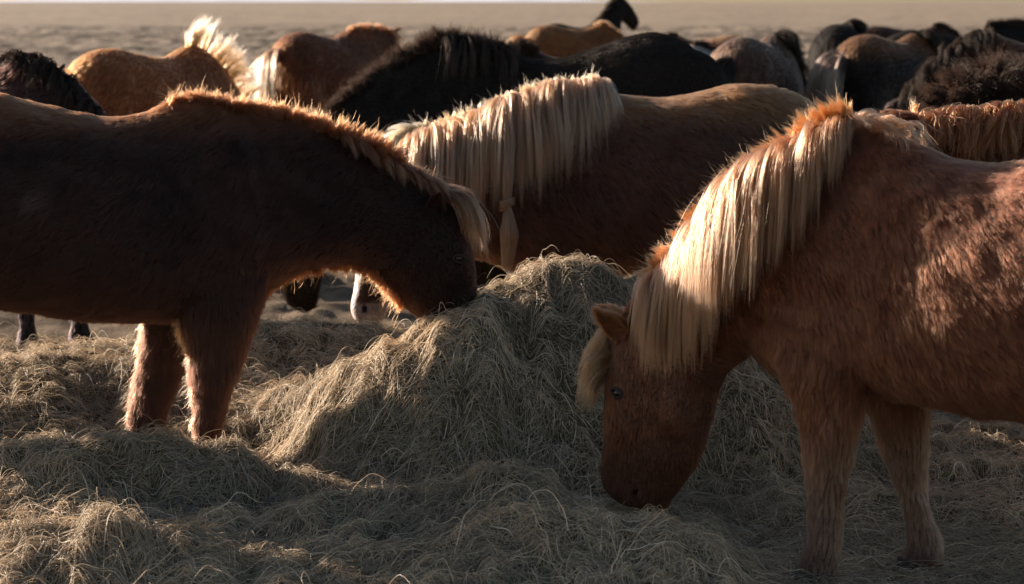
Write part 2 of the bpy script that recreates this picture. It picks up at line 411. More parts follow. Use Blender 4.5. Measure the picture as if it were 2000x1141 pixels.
MZ = np.array([.05, .12, .25, .40, .51, .58, .68, .62, .53, .40, .33, .24, .05, .0])
def mound_h(x, y):
    r = np.interp(x + .05 * n2(x, y, .35, 8), MX, MZ)
    yc = 7.32 + .06 * n2(x, x * 0, .5, 9) - .20 * sstep(.05, -.15, x) * sstep(-.95, -.6, x)
    fr = np.clip((yc - y) / (.45 + .55 * r), 0, 1.0); bk = np.clip((y - yc) / (.5 + .5 * r), 0, 1)
    f = np.where(y < yc, 1 - sstep(0, 1, fr) , 1 - sstep(0, 1, bk))
    return r * f
def hay_h(x, y):
    b = .045 + .035 * n2(x, y, .8, 10)
    z = b + mound_h(x, y)
    z = z + bump(x, y, -.28, 6.82, .34, .2, -.1, .16)  # ridge added to block the sun from the right horse's muzzle
    z = z + bump(x, y, -1.75, 7.75, .75, .55, .35, .26) + bump(x, y, -2.3, 6.9, .5, .5, 0, .12)           # heap left, behind the legs
    z = z + bump(x, y, -.95, 8.5, .55, .4, 0, .20) + bump(x, y, -.45, 8.65, .6, .3, 0, .07)                 # heap under the palomino's nose
    z = z + bump(x, y, -1.05, 6.42, .42, .16, .12, .20) + bump(x, y, -1.55, 6.35, .35, .3, .3, .14)        # ridge before the legs
    z = z + bump(x, y, -.35, 6.02, .75, .16, .05, .13) + bump(x, y, .05, 6.0, .3, .16, 0, .10)
    z = z + bump(x, y, -1.15, 5.55, .42, .2, .15, .17) + bump(x, y, .25, 5.62, .5, .2, -.1, .14) + 0
    mm_ = sstep(.05, .3, mound_h(x, y)); z = z + mm_ * (.08 * n2(x, y, .33, 16) + .065 * (.5 - np.abs(n2(x, y, .17, 17))))
    rid = 1 - np.abs(n2(x, y, .26, 12)); rid2 = 1 - np.abs(n2(x + .13 * n2(x, y, .2, 14), y, .11, 13))
    z = z + .055 * (rid - .5) + .028 * (rid2 - .5) + .02 * n2(x, y, .05, 15)
    z = z * (1 - .97 * sstep(.55, .85, x) * (1 - sstep(6.3, 6.7, y))) * (1 - .5 * np.exp(-((x - .38) / .28) ** 2 - ((y - 6.15) / .35) ** 2))
    edge = (1 - sstep(9.1, 10.0, y)) * (1 - .85 * sstep(.55, 1.0, x) * sstep(7.4, 8.2, y))
    return ground_h(x, y) + (z + .01) * edge - .03 * (1 - edge)

gx_ = np.arange(-3.9, 3.9, .01); gy_ = np.arange(4.0, 10.8, .01); GG = hay_h(*np.meshgrid(gx_, gy_))
def hay_z(x, y):
    u = np.clip((x - gx_[0]) / .01, 0, len(gx_) - 1.01); v = np.clip((y - gy_[0]) / .01, 0, len(gy_) - 1.01); i = u.astype(int); j = v.astype(int); a = u - i; b = v - j
    return (GG[j, i] * (1 - a) + GG[j, i + 1] * a) * (1 - b) + (GG[j + 1, i] * (1 - a) + GG[j + 1, i + 1] * a) * b

# ground sheet: rows grow with distance
yy = np.concatenate([np.linspace(-3, 4, 8), np.geomspace(4.2, 40, 260), np.geomspace(40.2, 170, 330), np.geomspace(175, 12000, 40)])
uu = np.linspace(-1, 1, 330); uu = np.sign(uu) * (np.abs(uu) * .62 + .38 * np.abs(uu) ** 4)
GX = uu[None, :] * (3.2 + yy[:, None] * .55); GY = np.broadcast_to(yy[:, None], GX.shape); GZ = ground_h(GX, GY)
V = np.stack([GX, GY, GZ], -1).reshape(-1, 3); nr_, nc = GX.shape; I = np.arange(nr_ * nc).reshape(nr_, nc)
Q = np.stack([I[:-1, :-1], I[:-1, 1:], I[1:, 1:], I[1:, :-1]], -1).reshape(-1, 4)
def ground_mat():
    m, n, l, o = new_mat('dry_pasture'); b = N(n, 'ShaderNodeBsdfPrincipled'); b.inputs['Roughness'].default_value = .95; b.inputs['Specular IOR Level'].default_value = .1
    g = N(n, 'ShaderNodeNewGeometry')
    mp = N(n, 'ShaderNodeMapping'); mp.inputs['Scale'].default_value = (.35, 1, 1)
    a = N(n, 'ShaderNodeTexNoise'); a.inputs['Scale'].default_value = .12; a.inputs['Detail'].default_value = 8; a.inputs['Roughness'].default_value = .65
    c = N(n, 'ShaderNodeTexNoise'); c.inputs['Scale'].default_value = 5; c.inputs['Detail'].default_value = 8; c.inputs['Roughness'].default_value = .75
    l.new(g.outputs['Position'], mp.inputs[0]); l.new(mp.outputs[0], a.inputs[0]); l.new(g.outputs['Position'], c.inputs[0])
    r1 = N(n, 'ShaderNodeValToRGB'); e = r1.color_ramp.elements; e[0].position = .3; e[0].color = (.27, .21, .15, 1); e[1].position = .7; e[1].color = (.48, .38, .28, 1)
    r2 = N(n, 'ShaderNodeValToRGB'); e = r2.color_ramp.elements; e[0].position = .35; e[0].color = (.38, .36, .34, 1); e[1].position = .62; e[1].color = (1, 1, 1, 1)
    mx = N(n, 'ShaderNodeMix', data_type='RGBA', blend_type='MULTIPLY'); mx.inputs[0].default_value = .8
    l.new(a.outputs[0], r1.inputs[0]); l.new(c.outputs[0], r2.inputs[0]); l.new(r1.outputs[0], mx.inputs[6]); l.new(r2.outputs[0], mx.inputs[7])
    pa = N(n, 'ShaderNodeAttribute', attribute_name='col'); m3 = N(n, 'ShaderNodeMix', data_type='RGBA', blend_type='MULTIPLY'); m3.inputs[0].default_value = 1; l.new(mx.outputs[2], m3.inputs[6]); l.new(pa.outputs['Color'], m3.inputs[7])
    l.new(m3.outputs[2], b.inputs['Base Color'])
    bp = N(n, 'ShaderNodeBump'); bp.inputs['Strength'].default_value = 1; bp.inputs['Distance'].default_value = .04; l.new(c.outputs[0], bp.inputs['Height']); l.new(bp.outputs[0], b.inputs['Normal'])
    l.new(b.outputs[0], o.inputs[0]); return m
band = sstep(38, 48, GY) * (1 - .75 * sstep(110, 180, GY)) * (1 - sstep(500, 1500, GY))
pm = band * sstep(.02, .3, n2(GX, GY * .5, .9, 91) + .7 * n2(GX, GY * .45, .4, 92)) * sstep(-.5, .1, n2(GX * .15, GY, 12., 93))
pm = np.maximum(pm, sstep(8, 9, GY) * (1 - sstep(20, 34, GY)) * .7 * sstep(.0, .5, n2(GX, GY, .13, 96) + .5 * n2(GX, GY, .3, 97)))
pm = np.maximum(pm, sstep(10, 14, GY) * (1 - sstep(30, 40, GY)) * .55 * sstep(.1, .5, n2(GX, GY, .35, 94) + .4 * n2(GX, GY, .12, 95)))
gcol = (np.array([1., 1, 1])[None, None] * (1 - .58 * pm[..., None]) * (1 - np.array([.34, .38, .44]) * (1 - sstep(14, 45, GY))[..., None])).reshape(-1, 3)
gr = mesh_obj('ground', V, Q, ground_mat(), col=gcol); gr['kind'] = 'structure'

# far pale snowy rise on the horizon, left half
hx_ = np.linspace(-3600, 700, 120); hz_ = 14 + 10 * n2(hx_, hx_ * 0, 500., 97) + 4 * n2(hx_, hx_ * 0, 120., 98); hz_ = np.maximum(hz_, 4) * (1 - sstep(300, 700, hx_))
V2 = np.concatenate([np.stack([hx_, hx_ * 0 + 8200, hx_ * 0 - 2], -1), np.stack([hx_, hx_ * 0 + 8500, hz_], -1), np.stack([hx_, hx_ * 0 + 9200, hx_ * 0 - 2], -1)]); n_ = len(hx_); I2 = np.arange(n_ - 1)
Q2 = np.vstack([np.stack([I2, I2 + 1, I2 + 1 + n_, I2 + n_], -1), np.stack([I2 + n_, I2 + 1 + n_, I2 + 1 + 2 * n_, I2 + 2 * n_], -1)])
hl_ = mesh_obj('hills', V2, Q2, simple_mat('snow', (.70, .70, .78), .9, .1, .08, .01)); hl_['kind'] = 'structure'

# ------------------------------------------------------------------ hay
xs = np.arange(-3.3, 2.6, .02); ys = np.arange(4.3, 10.2, .02)
HX, HY = np.meshgrid(xs, ys); HZ = hay_h(HX, HY); V = np.stack([HX, HY, HZ], -1).reshape(-1, 3); nr_, nc = HX.shape; I = np.arange(nr_ * nc).reshape(nr_, nc)
Q = np.stack([I[:-1, :-1], I[:-1, 1:], I[1:, 1:], I[1:, :-1]], -1).reshape(-1, 4)
inm = (mound_h(HX, HY) > .09)
qm = inm[:-1, :-1].ravel()
def sub(Vv, Qq):
    u, inv = np.unique(Qq, return_inverse=True); return Vv[u], inv.reshape(Qq.shape)
hay = bpy.data.objects.new('spread_hay', None); C.objects.link(hay); hay['kind'] = 'stuff'; hay['label'] = 'loose dry hay spread over the ground under the horses'; hay['category'] = 'hay'
pile = bpy.data.objects.new('hay_pile', None); C.objects.link(pile); pile.location = (0, 7.3, 0); pile['label'] = 'tall tangled pile of dry hay in the middle between the feeding horses'; pile['category'] = 'hay pile'
v_, q_ = sub(V, Q[~qm]); mesh_obj('matted_layer', v_, q_, M_HAYBASE, hay)
v_, q_ = sub(V, Q[qm]); mesh_obj('matted_core', v_ - np.array([0, 7.3, 0]), q_, M_HAYBASE, pile)
def hay_cols(n, bright):
    base = np.array([[.72, .54, .35], [.62, .46, .29], [.50, .37, .22], [.82, .66, .48], [.42, .27, .15]])
    c = base[rng.choice(5, n, p=[.32, .26, .16, .16, .10])]; return c * (.35 + 1.0 * rng.random((n, 1))) * bright
def hay_strands(n, k, Lr, rad, lift, up, x, y, curl=1.2):
    n = len(x)
    # tufts: strands of a neighbourhood share a direction and lie on each other
    an = 3.2 * n2(x, y, .22, 51) + 2.2 * n2(x, y, .07, 52) + rng.normal(0, .75, n)
    L = Lr[0] + (Lr[1] - Lr[0]) * rng.random(n) ** 1.6
    cs_ = np.where(rng.random(n) < .7, .18, 1.0); cv = rng.normal(0, curl, n) * cs_; cv2 = rng.normal(0, 1.3, n) * cs_; t = np.linspace(0, 1, k); st_ = L / (k - 1)
    P = np.zeros((n, k, 3)); px_, py_ = x.copy(), y.copy(); e0 = np.clip(rng.normal(0, up, n), -1.0, 1.2); h0 = lift[0] + (lift[1] - lift[0]) * rng.random(n) ** 2.0
    hz = h0.copy()
    for j in range(k):
        P[:, j, 0] = px_; P[:, j, 1] = py_; P[:, j, 2] = hay_z(px_, py_) + hz
        a = an + cv * t[j] + cv2 * t[j] ** 2 * .7; e = e0 * (1 - 1.6 * t[j]) + .25 * np.sin(an * 3 + t[j] * 6)
        dx_, dy_ = np.cos(a) * np.cos(e) * st_, np.sin(a) * np.cos(e) * st_; dz_ = hay_z(px_ + dx_, py_ + dy_) - hay_z(px_, py_); sc_ = st_ / np.sqrt(st_ ** 2 + dz_ ** 2)
        px_ = px_ + dx_ * sc_; py_ = py_ + dy_ * sc_; hz = np.maximum(hz + np.sin(e) * st_, -.01)
    return P, L
def scatter(n, hide=True):
    m = int(n * 2.2); y = 4.75 + (9.9 - 4.75) * rng.random(m) ** 1.25; x = (rng.random(m) * 2 - 1) * (.25 + y * .285)
    d = 1 / (y / 5.5) ** .6; keep = rng.random(m) < d; return x[keep][:n], y[keep][:n]
for (n, k, Lr, rad, lift, up) in ((560000, 6, (.02, .12), .0007, (-.014, .020), .28), (90000, 8, (.06, .22), .00075, (-.004, .026), .32), (1800, 10, (.10, .26), .0009, (.0, .04), .8)):
    x, y = scatter(n); P, L = hay_strands(n, k, Lr, rad, lift, up, x, y)
    col = hay_cols(len(x), 1.0) * (1 + .3 * n2(x, y, .3, 61))[:, None]
    rr = rad * (.5 + .7 * rng.random((len(x), 1)) + 1.3 * rng.random((len(x), 1)) ** 8) * (1 - .5 * np.linspace(0, 1, k) ** 2)[None]
    m = mound_h(x, y) > .09
    curves_obj('hay_straws', P[~m], rr[~m], col[~m], M_STRAW, hay)
    curves_obj('hay_straws', P[m] - np.array([0, 7.3, 0]), rr[m], col[m], M_STRAW, pile)

# ------------------------------------------------------------------ leg tables
def pix_leg(rows, plane, base, off):
    """rows: front px, back px, y px, half width ; off = metres off the plane along its lateral"""
    L = lat_of(plane) * off; out = []
    # the same pixels on the shifted plane
    pl = (plane[0], plane[1] + off * math.sqrt(1 + plane[2] ** 2), plane[2])
    for (fx, bx, y, w) in rows: out.append(np.r_[at(fx, y, pl) - base, at(bx, y, pl) - base, w, 0.])
    return np.array(out)

exec_order = []
# ================================================================== horse on the right (red chestnut, flaxen mane)
def horse_right():
    pl = (1.0, 6.02, -.58); base = np.array([1.05, 6.0, -.03]); H = Horse('horse', base); lat = lat_of(pl); fwd = np.array([-1, .58, 0]) / math.hypot(1, .58)
    H.tag('red chestnut horse with long flaxen mane grazing head down at the right front')
    S = pixel_sections([
        (2470, 470, 2450, 640, .10, 0), (2420, 370, 2410, 790, .20, 0), (2330, 325, 2330, 850, .26, .1), (2210, 300, 2230, 840, .29, .12), (2080, 305, 2110, 822, .31, .15), (1960, 322, 1990, 806, .315, .15),
        (1870, 312, 1880, 795, .30, .18), (1800, 288, 1790, 775, .27, .28), (1735, 262, 1690, 755, .23, .38), (1670, 250, 1600, 745, .20, .42), (1600, 268, 1535, 725, .17, .38),
        (1530, 308, 1495, 700, .145, .3), (1455, 362, 1472, 690, .13, .28), (1380, 430, 1458, 694, .108, .3), (1312, 500, 1440, 712, .09, .28), (1252, 568, 1414, 736, .08, .18), (1210, 625, 1403, 770, .08, .0),
        (1192, 685, 1392, 818, .088, -.08), (1186, 745, 1378, 862, .092, -.15), (1184, 805, 1362, 903, .085, -.15), (1179, 860, 1341, 935, .068, -.12), (1174, 905, 1322, 960, .056, -.05), (1177, 938, 1310, 977, .05, 0), (1192, 962, 1302, 990, .045, 0), (1222, 980, 1280, 996, .03, 0)], pl, base)
    V, Fs, T = loft(S, lat, 5, -1.0); n = 5 * 16 * RN; T = T.copy(); T[n:] *= -1     # hair runs tailward on neck and trunk, noseward on the face
    H.add((V, Fs, T))
    # near foreleg, far foreleg
    zoff = -.13
    near = pix_leg([(1520, 1715, 540, .03), (1505, 1728, 600, .06), (1500, 1735, 660, .09), (1530, 1705, 730, .095), (1556, 1682, 790, .075), (1568, 1668, 850, .062), (1572, 1660, 895, .055), (1577, 1652, 950, .044), (1580, 1645, 1010, .038), (1578, 1641, 1055, .042), (1566, 1637, 1095, .043), (1554, 1632, 1128, .046)], pl, base, -.12)
    far = pix_leg([(1650, 1830, 690, .09), (1680, 1822, 750, .08), (1702, 1812, 810, .062), (1722, 1808, 865, .056), (1740, 1806, 905, .05), (1757, 1810, 955, .042), (1768, 1818, 1005, .038), (1772, 1834, 1048, .042), (1765, 1840, 1082, .043), (1750, 1836, 1108, .046)], pl, base, .14)
    H.add(loft(near, lat, 5, 1.0)); H.add(loft(far, lat, 5, 1.0))
    for off, dx in ((-.14, 0), (.14, 30)):
        hl = pix_leg([(2200 + dx, 2470 + dx, 560, .13), (2210 + dx, 2460 + dx, 680, .12), (2240 + dx, 2440 + dx, 790, .095), (2290 + dx, 2440 + dx, 880, .065), (2350 + dx, 2460 + dx, 950, .05), (2370 + dx, 2452 + dx, 1010, .045), (2365 + dx, 2435 + dx, 1080, .04), (2350 + dx, 2430 + dx, 1140, .045), (2335 + dx, 2425 + dx, 1190, .045)], pl, base, off)
        H.add(loft(hl, lat, 5, 1.0)); b = (hl[-1][:3] + hl[-1][3:6]) / 2; hoof_obj(H.root, (b[0], b[1], -.03), fwd, .055, b[2] + .04)
    P3 = lambda px, py, o=0: at(px, py, (pl[0], pl[1] + o, pl[2])) - base
    H.add(blob(P3(1650, 560, -.07), (.19, .13, .30), lat, fwd)); H.add(blob(P3(1325, 800, -.06), (.075, .05, .10), lat, fwd)); H.add(blob(P3(1215, 752, -.072), (.03, .022, .022), lat, fwd)); H.add(blob(P3(1950, 560, -.10), (.34, .22, .24), lat, fwd))
    H.add(blob(P3(1280, 860, -.05), (.02, .022, .09), lat, fwd))
    # ear
    ec = np.array([.24, .08, .03])
    for b, t_, o in (((1216, 662), (1166, 602), -.085), ((1216, 640), (1180, 596), .06)):
        ev_, eq = ear_mesh(P3(*b, o), P3(*t_, o * 1.35), 0, .036, opn=(-.75, -.9 if o < 0 else -.2, .1)); H.ears.append((ev_, eq, ec))
    RED = np.array([.145, .048, .024]); 
    kn = P3(1600, 900)[2]; lo = P3(1600, 1060)[2]
    def colfn(p, nr):
        m = noise3(p, .25, 71)[:, None]; f = noise3(p, .035, 72)[:, None]
        c = RED * (1 + .22 * m + .18 * f)
        z = p[:, 2:3]; pale = np.array([.30, .15, .095])
        hd_ = sstep(P3(1470, 700)[0], P3(1500, 700)[0], p[:, 0:1]); w = (1 - sstep(kn - .12, kn + .25, z)) * .75 * hd_; c = c * (1 - w) + pale * w
        cor = hd_ * (1 - sstep(lo - .03, lo + .05, z + .02 * f)); c = c * (1 - cor * .6) + np.array([.10, .06, .05]) * cor * .6
        hf = hd_ * (1 - sstep(lo - .10, lo - .05, z)); c = c * (1 - hf) + np.array([.5, .36, .28]) * hf
        return np.clip(c, .01, .7)
    nost = P3(1206, 952, -.05); mo = P3(1246, 972, -.045)
    H.build(.0085, 14, colfn, .75, nostrils=())
    nz = []
    for (px, py, r, dp) in ((1241, 957, .011, .014),):
        h_ = H.hit(px, py)
        if h_: nz.append((h_[0], r, dp))
    for (p, r, dp) in nz:
        ax_ = norm((P3(1256, 938) - P3(1230, 972))[None])[0]; q_ = H.co - p; al = q_ @ ax_; d = np.sqrt((al / 2.3) ** 2 + ((q_ - al[:, None] * ax_) ** 2).sum(1)); f = np.clip(1 - d / r, 0, 1); H.co += H.nr * (.0035 * np.exp(-((d - r * 1.5) / .006) ** 2))[:, None]; H.co -= H.nr * (sstep(0, .8, f) * dp)[:, None]; H.bald = np.maximum(H.bald, f > .2)
    me = H.body.data; vv = np.vstack([H.co] + [e[0] for e in H.ears]); me.vertices.foreach_set('co', vv.astype(np.float32).ravel()); me.update()
    cc = np.empty(len(vv) * 4, np.float32); me.attributes['col'].data.foreach_get('color', cc); cc = cc.reshape(-1, 4); cc[:len(H.co), :3] *= (1 - .85 * (H.bald > 0))[:, None]; me.attributes['col'].data.foreach_set('color', cc.ravel())
    eh = H.hit(1206, 768); bp = []
    if eh: H.eye(eh[0] - eh[1] * .014, eh[1], .025); bp.append((eh[0], .0175)); eyelids(H, eh[0], eh[1], fwd)
    hz, hw = P3(1183, 800)[2], P3(1500, 700)[2]
    facex = P3(1440, 700)[0]
    def lenfn(p):
        face = sstep(facex + .06, facex - .10, p[:, 0]) * sstep(P3(1200, 600)[2], P3(1200, 720)[2], p[:, 2])
        l = 1 - .68 * face; leg = 1 - sstep(kn - .1, kn + .3, p[:, 2]); l = l * (1 - .25 * leg * (1 - face))
        return l
    H.coat(520000, .041, .00035, lenfn, lift=.30, clump=.015, clumpy=.72, bald_pts=bp, droop=.15)
    for rows in (near, far):
        b = (rows[-1][:3] + rows[-1][3:6]) / 2; hoof_obj(H.root, (b[0] - .01, b[1], -.03), fwd, .058, max(.05, b[2] + .055))
    # mane: long fall on the near side, bristle along the crest
    cr = cmrom([P3(*q) for q in ((1668, 249), (1640, 252), (1580, 278), (1520, 315), (1455, 362), (1380, 430), (1312, 500), (1268, 552))], 40)
    g = 800; ti = np.sort(rng.random(g) ** .95) * (len(cr) - 2); ii = ti.astype(int); root = cr[ii] + (cr[ii + 1] - cr[ii]) * (ti - ii)[:, None]; t = ti / len(cr)
    tan = norm(cr[np.minimum(ii + 3, len(cr) - 1)] - cr[np.maximum(ii - 3, 0)]); out = np.cross(tan, lat); out = norm(out * np.sign(out[:, 2:3]))
    side = norm((-lat + np.array([.62, 0, 0]))[None])
    root = root - out * .012 - lat * rng.uniform(.002, .03, (g, 1))
    L = np.interp(t, [0, .08, .2, .36, .55, .8, 1], [.09, .18, .34, .50, .60, .50, .38]) * rng.uniform(.78, 1.08, g)
    flx = np.array([.23, .10, .052]); rt = np.array([.25, .072, .02])
    H.strands('mane', root, out * .55 * (1 - .9 * sstep(.55, .95, t))[:, None] + side * rng.uniform(.5, 1.1, (g, 1)) + np.array([.7, 0, 0]) * sstep(.55, 1, t)[:, None] + tan * rng.normal(.15, .12, (g, 1)), L, 42, .014, rt, flx, .00042, k=18, grav=.40, margin=.008, wave=.003, tipclump=.45, noise=.045, uneven=.4, avoid=[(P3(1195, 632, -.10), .06, (.9, 0, 0)), (P3(1214, 662, -.09), .05, (.9, 0, 0))])
    g = 300; ti = rng.random(g) * (len(cr) - 2); ii = ti.astype(int); root = cr[ii]; tan = norm(cr[np.minimum(ii + 3, len(cr) - 1)] - cr[np.maximum(ii - 3, 0)]); out = np.cross(tan, lat); out = norm(out * np.sign(out[:, 2:3])); t = ti / len(cr)
    L = np.interp(t, [0, .2, .5, .8, 1], [.11, .11, .10, .08, .06]) * rng.uniform(.6, 1.3, g)
    H.strands('mane', root - out * .01, out + tan * rng.normal(.45, .25, (g, 1)) + side * rng.normal(.25, .35, (g, 1)), L, 60, .018, rt * 1.1, np.array([.27, .08, .026]), .0005, k=7, grav=.06, collide=False, wave=.003, tipclump=.9)
    # swept locks over the withers
    g = 30; root = np.array([P3(rng.uniform(1615, 1760), rng.uniform(240, 262), rng.uniform(-.05, .03)) for _ in range(g)])
    H.strands('mane', root, np.tile([.9, -.5, .45], (g, 1)) + rng.normal(0, .15, (g, 3)), rng.uniform(.07, .22, g), 26, .009, rt * .8, flx * .8, .0005, k=12, grav=.25, margin=.01, wave=.006, tipclump=.85)
    # forelock
    g = 70; root = np.array([P3(rng.uniform(1180, 1204), rng.uniform(635, 715), rng.uniform(-.045, .03)) for _ in range(g)])
    H.strands('forelock', root, np.tile([-.50, -.05, -.55], (g, 1)) + rng.normal(0, .16, (g, 3)), rng.uniform(.10, .25, g), 70, .018, np.array([.22, .085, .032]), np.array([.24, .12, .06]), .0005, k=14, grav=.30, margin=.010, wave=.007, tipclump=.1, noise=.10, uneven=.5)
    tb = P3(2470, 470); g = 60
    H.strands('tail', np.tile(tb, (g, 1)) + rng.normal(0, .03, (g, 3)), np.tile([.6, -.2, .1], (g, 1)), np.full(g, .9), 30, .03, rt, flx, .001, k=14, grav=.4, collide=False)
    return H
def eyelids(H, p, n, fwd):
    """two soft rims above and below the eyeball"""
    n = n / np.linalg.norm(n); up = np.array([0, 0, 1.]) - n * n[2]; up /= np.linalg.norm(up); s = np.cross(up, n)
    V = []; Fs = []; m = 8; K = 24
    for i in range(K):
        a = 2 * math.pi * i / K; rx, ry = .024, .0145 if math.sin(a) > 0 else .012
        c = p + s * math.cos(a) * rx + up * (math.sin(a) * ry - .15 * .02 * math.cos(a)) + n * (.002 + .003 * abs(math.sin(a)))
        o = norm((s * math.cos(a) + up * math.sin(a))[None])[0]; r = .0055 if math.sin(a) > 0 else .004
        for j in range(m):
            b = 2 * math.pi * j / m; V.append(c + o * math.cos(b) * r + n * math.sin(b) * r)
    for i in range(K):
        for j in range(m):
            a = i * m + j; b = i * m + (j + 1) % m; c_ = ((i + 1) % K) * m; Fs.append((a, b, c_ + (j + 1) % m, c_ + j))
    mesh_obj('eyelid', V, Fs, M_LID, H.root)

# ================================================================== horse on the left (dark chestnut)
def horse_left():
    pl = (-.8, 7.05, .13); base = np.array([-1.15, 7.0, .03]); H = Horse('horse', base); lat = lat_of(pl); fwd = np.array([1, .13, 0]) / math.hypot(1, .13)
    H.tag('dark liver chestnut horse in shade at the left, its nose buried in the hay pile')
    S = pixel_sections([
        (-318, 330, -310, 470, .10, 0), (-300, 250, -296, 540, .20, 0), (-250, 200, -248, 610, .26, .1), (-180, 172, -180, 625, .29, .12), (-100, 168, -105, 612, .31, .15), (-20, 178, -30, 598, .315, .15), (80, 205, 60, 605, .315, .15), (190, 228, 180, 622, .31, .18),
        (270, 222, 280, 624, .28, .28), (330, 200, 375, 625, .235, .38), (400, 198, 450, 615, .20, .42), (480, 212, 495, 590, .175, .4), (560, 232, 530, 560, .15, .32), (640, 262, 575, 535, .135, .28), (715, 297, 625, 520, .125, .25),
        (785, 335, 675, 515, .118, .2), (840, 366, 715, 523, .11, .1), (880, 398, 740, 540, .10, .0), (906, 440, 762, 565, .10, -.08), (921, 490, 782, 595, .095, -.15), (930, 540, 806, 618, .082, -.15), (931, 590, 832, 640, .066, -.1), (926, 625, 848, 660, .056, 0), (912, 650, 865, 672, .048, 0), (898, 662, 880, 675, .03, 0)], pl, base)
    V, Fs, T = loft(S, lat, 5, -1.0); n = 5 * 17 * RN; T = T.copy(); T[n:] *= -1; H.add((V, Fs, T))
    near = pix_leg([(500, 350, 440, .03), (515, 338, 500, .06), (520, 330, 560, .085), (505, 350, 620, .09), (480, 368, 680, .07), (460, 376, 730, .058), (442, 380, 780, .05), (432, 382, 820, .043), (426, 382, 860, .04), (428, 378, 910, .04), (430, 370, 960, .042)], pl, base, -.12)
    far = pix_leg([(420, 270, 560, .09), (395, 277, 620, .08), (372, 274, 680, .066), (350, 268, 735, .056), (330, 258, 785, .05), (312, 254, 825, .042), (300, 254, 865, .038), (296, 250, 910, .038), (300, 244, 945, .042)], pl, base, .12)
    H.add(loft(near, lat, 5, 1.0)); H.add(loft(far, lat, 5, 1.0))
    for off, dx in ((-.14, 0), (.14, 20)):
        hl = pix_leg([(-98 + dx, -308 + dx, 420, .13), (-103 + dx, -298 + dx, 520, .12), (-138 + dx, -293 + dx, 610, .09), (-188 + dx, -308 + dx, 680, .06), (-228 + dx, -328 + dx, 740, .05), (-243 + dx, -318 + dx, 800, .042), (-243 + dx, -303 + dx, 870, .04), (-228 + dx, -298 + dx, 930, .045)], pl, base, off)
        H.add(loft(hl, lat, 5, 1.0))
    P3 = lambda px, py, o=0: at(px, py, (pl[0], pl[1] + o, pl[2])) - base
    H.add(blob(P3(430, 410, -.065), (.19, .13, .30), lat, fwd)); H.add(blob(P3(790, 495, -.055), (.085, .055, .10), lat, fwd)); H.add(blob(P3(896, 492, -.075), (.03, .022, .022), lat, fwd))
    H.add(blob(P3(-120, 340, -.08), (.22, .22, .25), lat, fwd)); H.add(blob(P3(90, 430, -.08), (.33, .25, .25), lat, fwd))
    ec = np.array([.05, .022, .014])
    for b, t_, o in (((845, 432), (858, 372), -.075), ((858, 418), (880, 362), .05)):
        ev_, eq = ear_mesh(P3(*b, o), P3(*t_, o * 1.5), 0, .040, opn=(.25, -.9 if o < 0 else -.2, .1)); H.ears.append((ev_, eq, ec))
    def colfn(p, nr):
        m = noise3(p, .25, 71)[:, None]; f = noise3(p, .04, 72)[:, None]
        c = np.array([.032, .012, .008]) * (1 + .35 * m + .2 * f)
        top = sstep(P3(0, 290)[2], P3(0, 200)[2], p[:, 2:3]); c = c * (1 - .6 * top) + np.array([.20, .066, .024]) * .6 * top  # sunlit orange band along the back painted into the coat colour
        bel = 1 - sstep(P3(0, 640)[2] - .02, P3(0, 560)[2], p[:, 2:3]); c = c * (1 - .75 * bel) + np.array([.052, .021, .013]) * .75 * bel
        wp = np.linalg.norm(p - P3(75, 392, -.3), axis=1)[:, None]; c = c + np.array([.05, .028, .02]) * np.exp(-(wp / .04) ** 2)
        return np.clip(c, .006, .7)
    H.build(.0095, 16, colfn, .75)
    eh = H.hit(897, 506); bp = []
    if eh: H.eye(eh[0] - eh[1] * .012, eh[1]); bp.append((eh[0], .018)); eyelids(H, eh[0], eh[1], fwd)
    kz = P3(0, 620)[2]; hx = P3(745, 0)[0]
    def lenfn(p):
        face = sstep(hx - .25, hx + .2, p[:, 0]); leg = sstep(kz + .05, kz - .15, p[:, 2]); return (1 - .65 * face) * (1 + .7 * leg) 
    H.coat(420000, .033, .00036, lenfn, lift=.28, clump=.012, clumpy=.55, bald_pts=bp, droop=.15)
    for rows in (near, far):
        b = (rows[-1][:3] + rows[-1][3:6]) / 2; hoof_obj(H.root, (b[0] + .01, b[1], -.02), fwd, .056, max(.06, b[2] + .03))
    cr = cmrom([P3(*q) for q in ((335, 200), (400, 197), (480, 210), (560, 230), (640, 260), (715, 295), (785, 333), (838, 366))], 40)
    def pick(g, lo, hi):
        ti = (lo + (hi - lo) * rng.random(g)) * (len(cr) - 2); ii = ti.astype(int); tan = norm(cr[np.minimum(ii + 3, len(cr) - 1)] - cr[np.maximum(ii - 3, 0)]); out = np.cross(tan, lat); out = norm(out * np.sign(out[:, 2:3])); return ti / len(cr), cr[ii], tan, out
    t, root, tan, out = pick(420, 0, 1)
    L = np.interp(t, [0, .2, .45, .6, .78, .85, 1], [.05, .05, .06, .085, .11, .06, .04]) * rng.uniform(.6, 1.25, len(t))
    H.strands('mane', root - out * .012 + lat * rng.uniform(-.03, .03, (len(t), 1)), out + tan * rng.normal(-.05, .35, (len(t), 1)) - lat * rng.normal(.15, .4, (len(t), 1)), L, 60, .02, np.array([.08, .024, .009]), np.array([.115, .036, .013]), .0005, k=7, grav=.05, collide=False, wave=.003, tipclump=.85)
    t, root, tan, out = pick(120, .6, 1)
    H.strands('mane', root, out * .5 + tan * .4 - lat * rng.uniform(-.3, .9, (120, 1)), rng.uniform(.10, .2, 120), 60, .012, np.array([.06, .02, .01]), np.array([.11, .04, .018]), .0005, k=12, grav=.3, margin=.008, wave=.004, tipclump=.8)
    g = 20; root = np.array([P3(rng.uniform(848, 886), rng.uniform(366, 400), rng.uniform(-.04, .04)) for _ in range(g)])
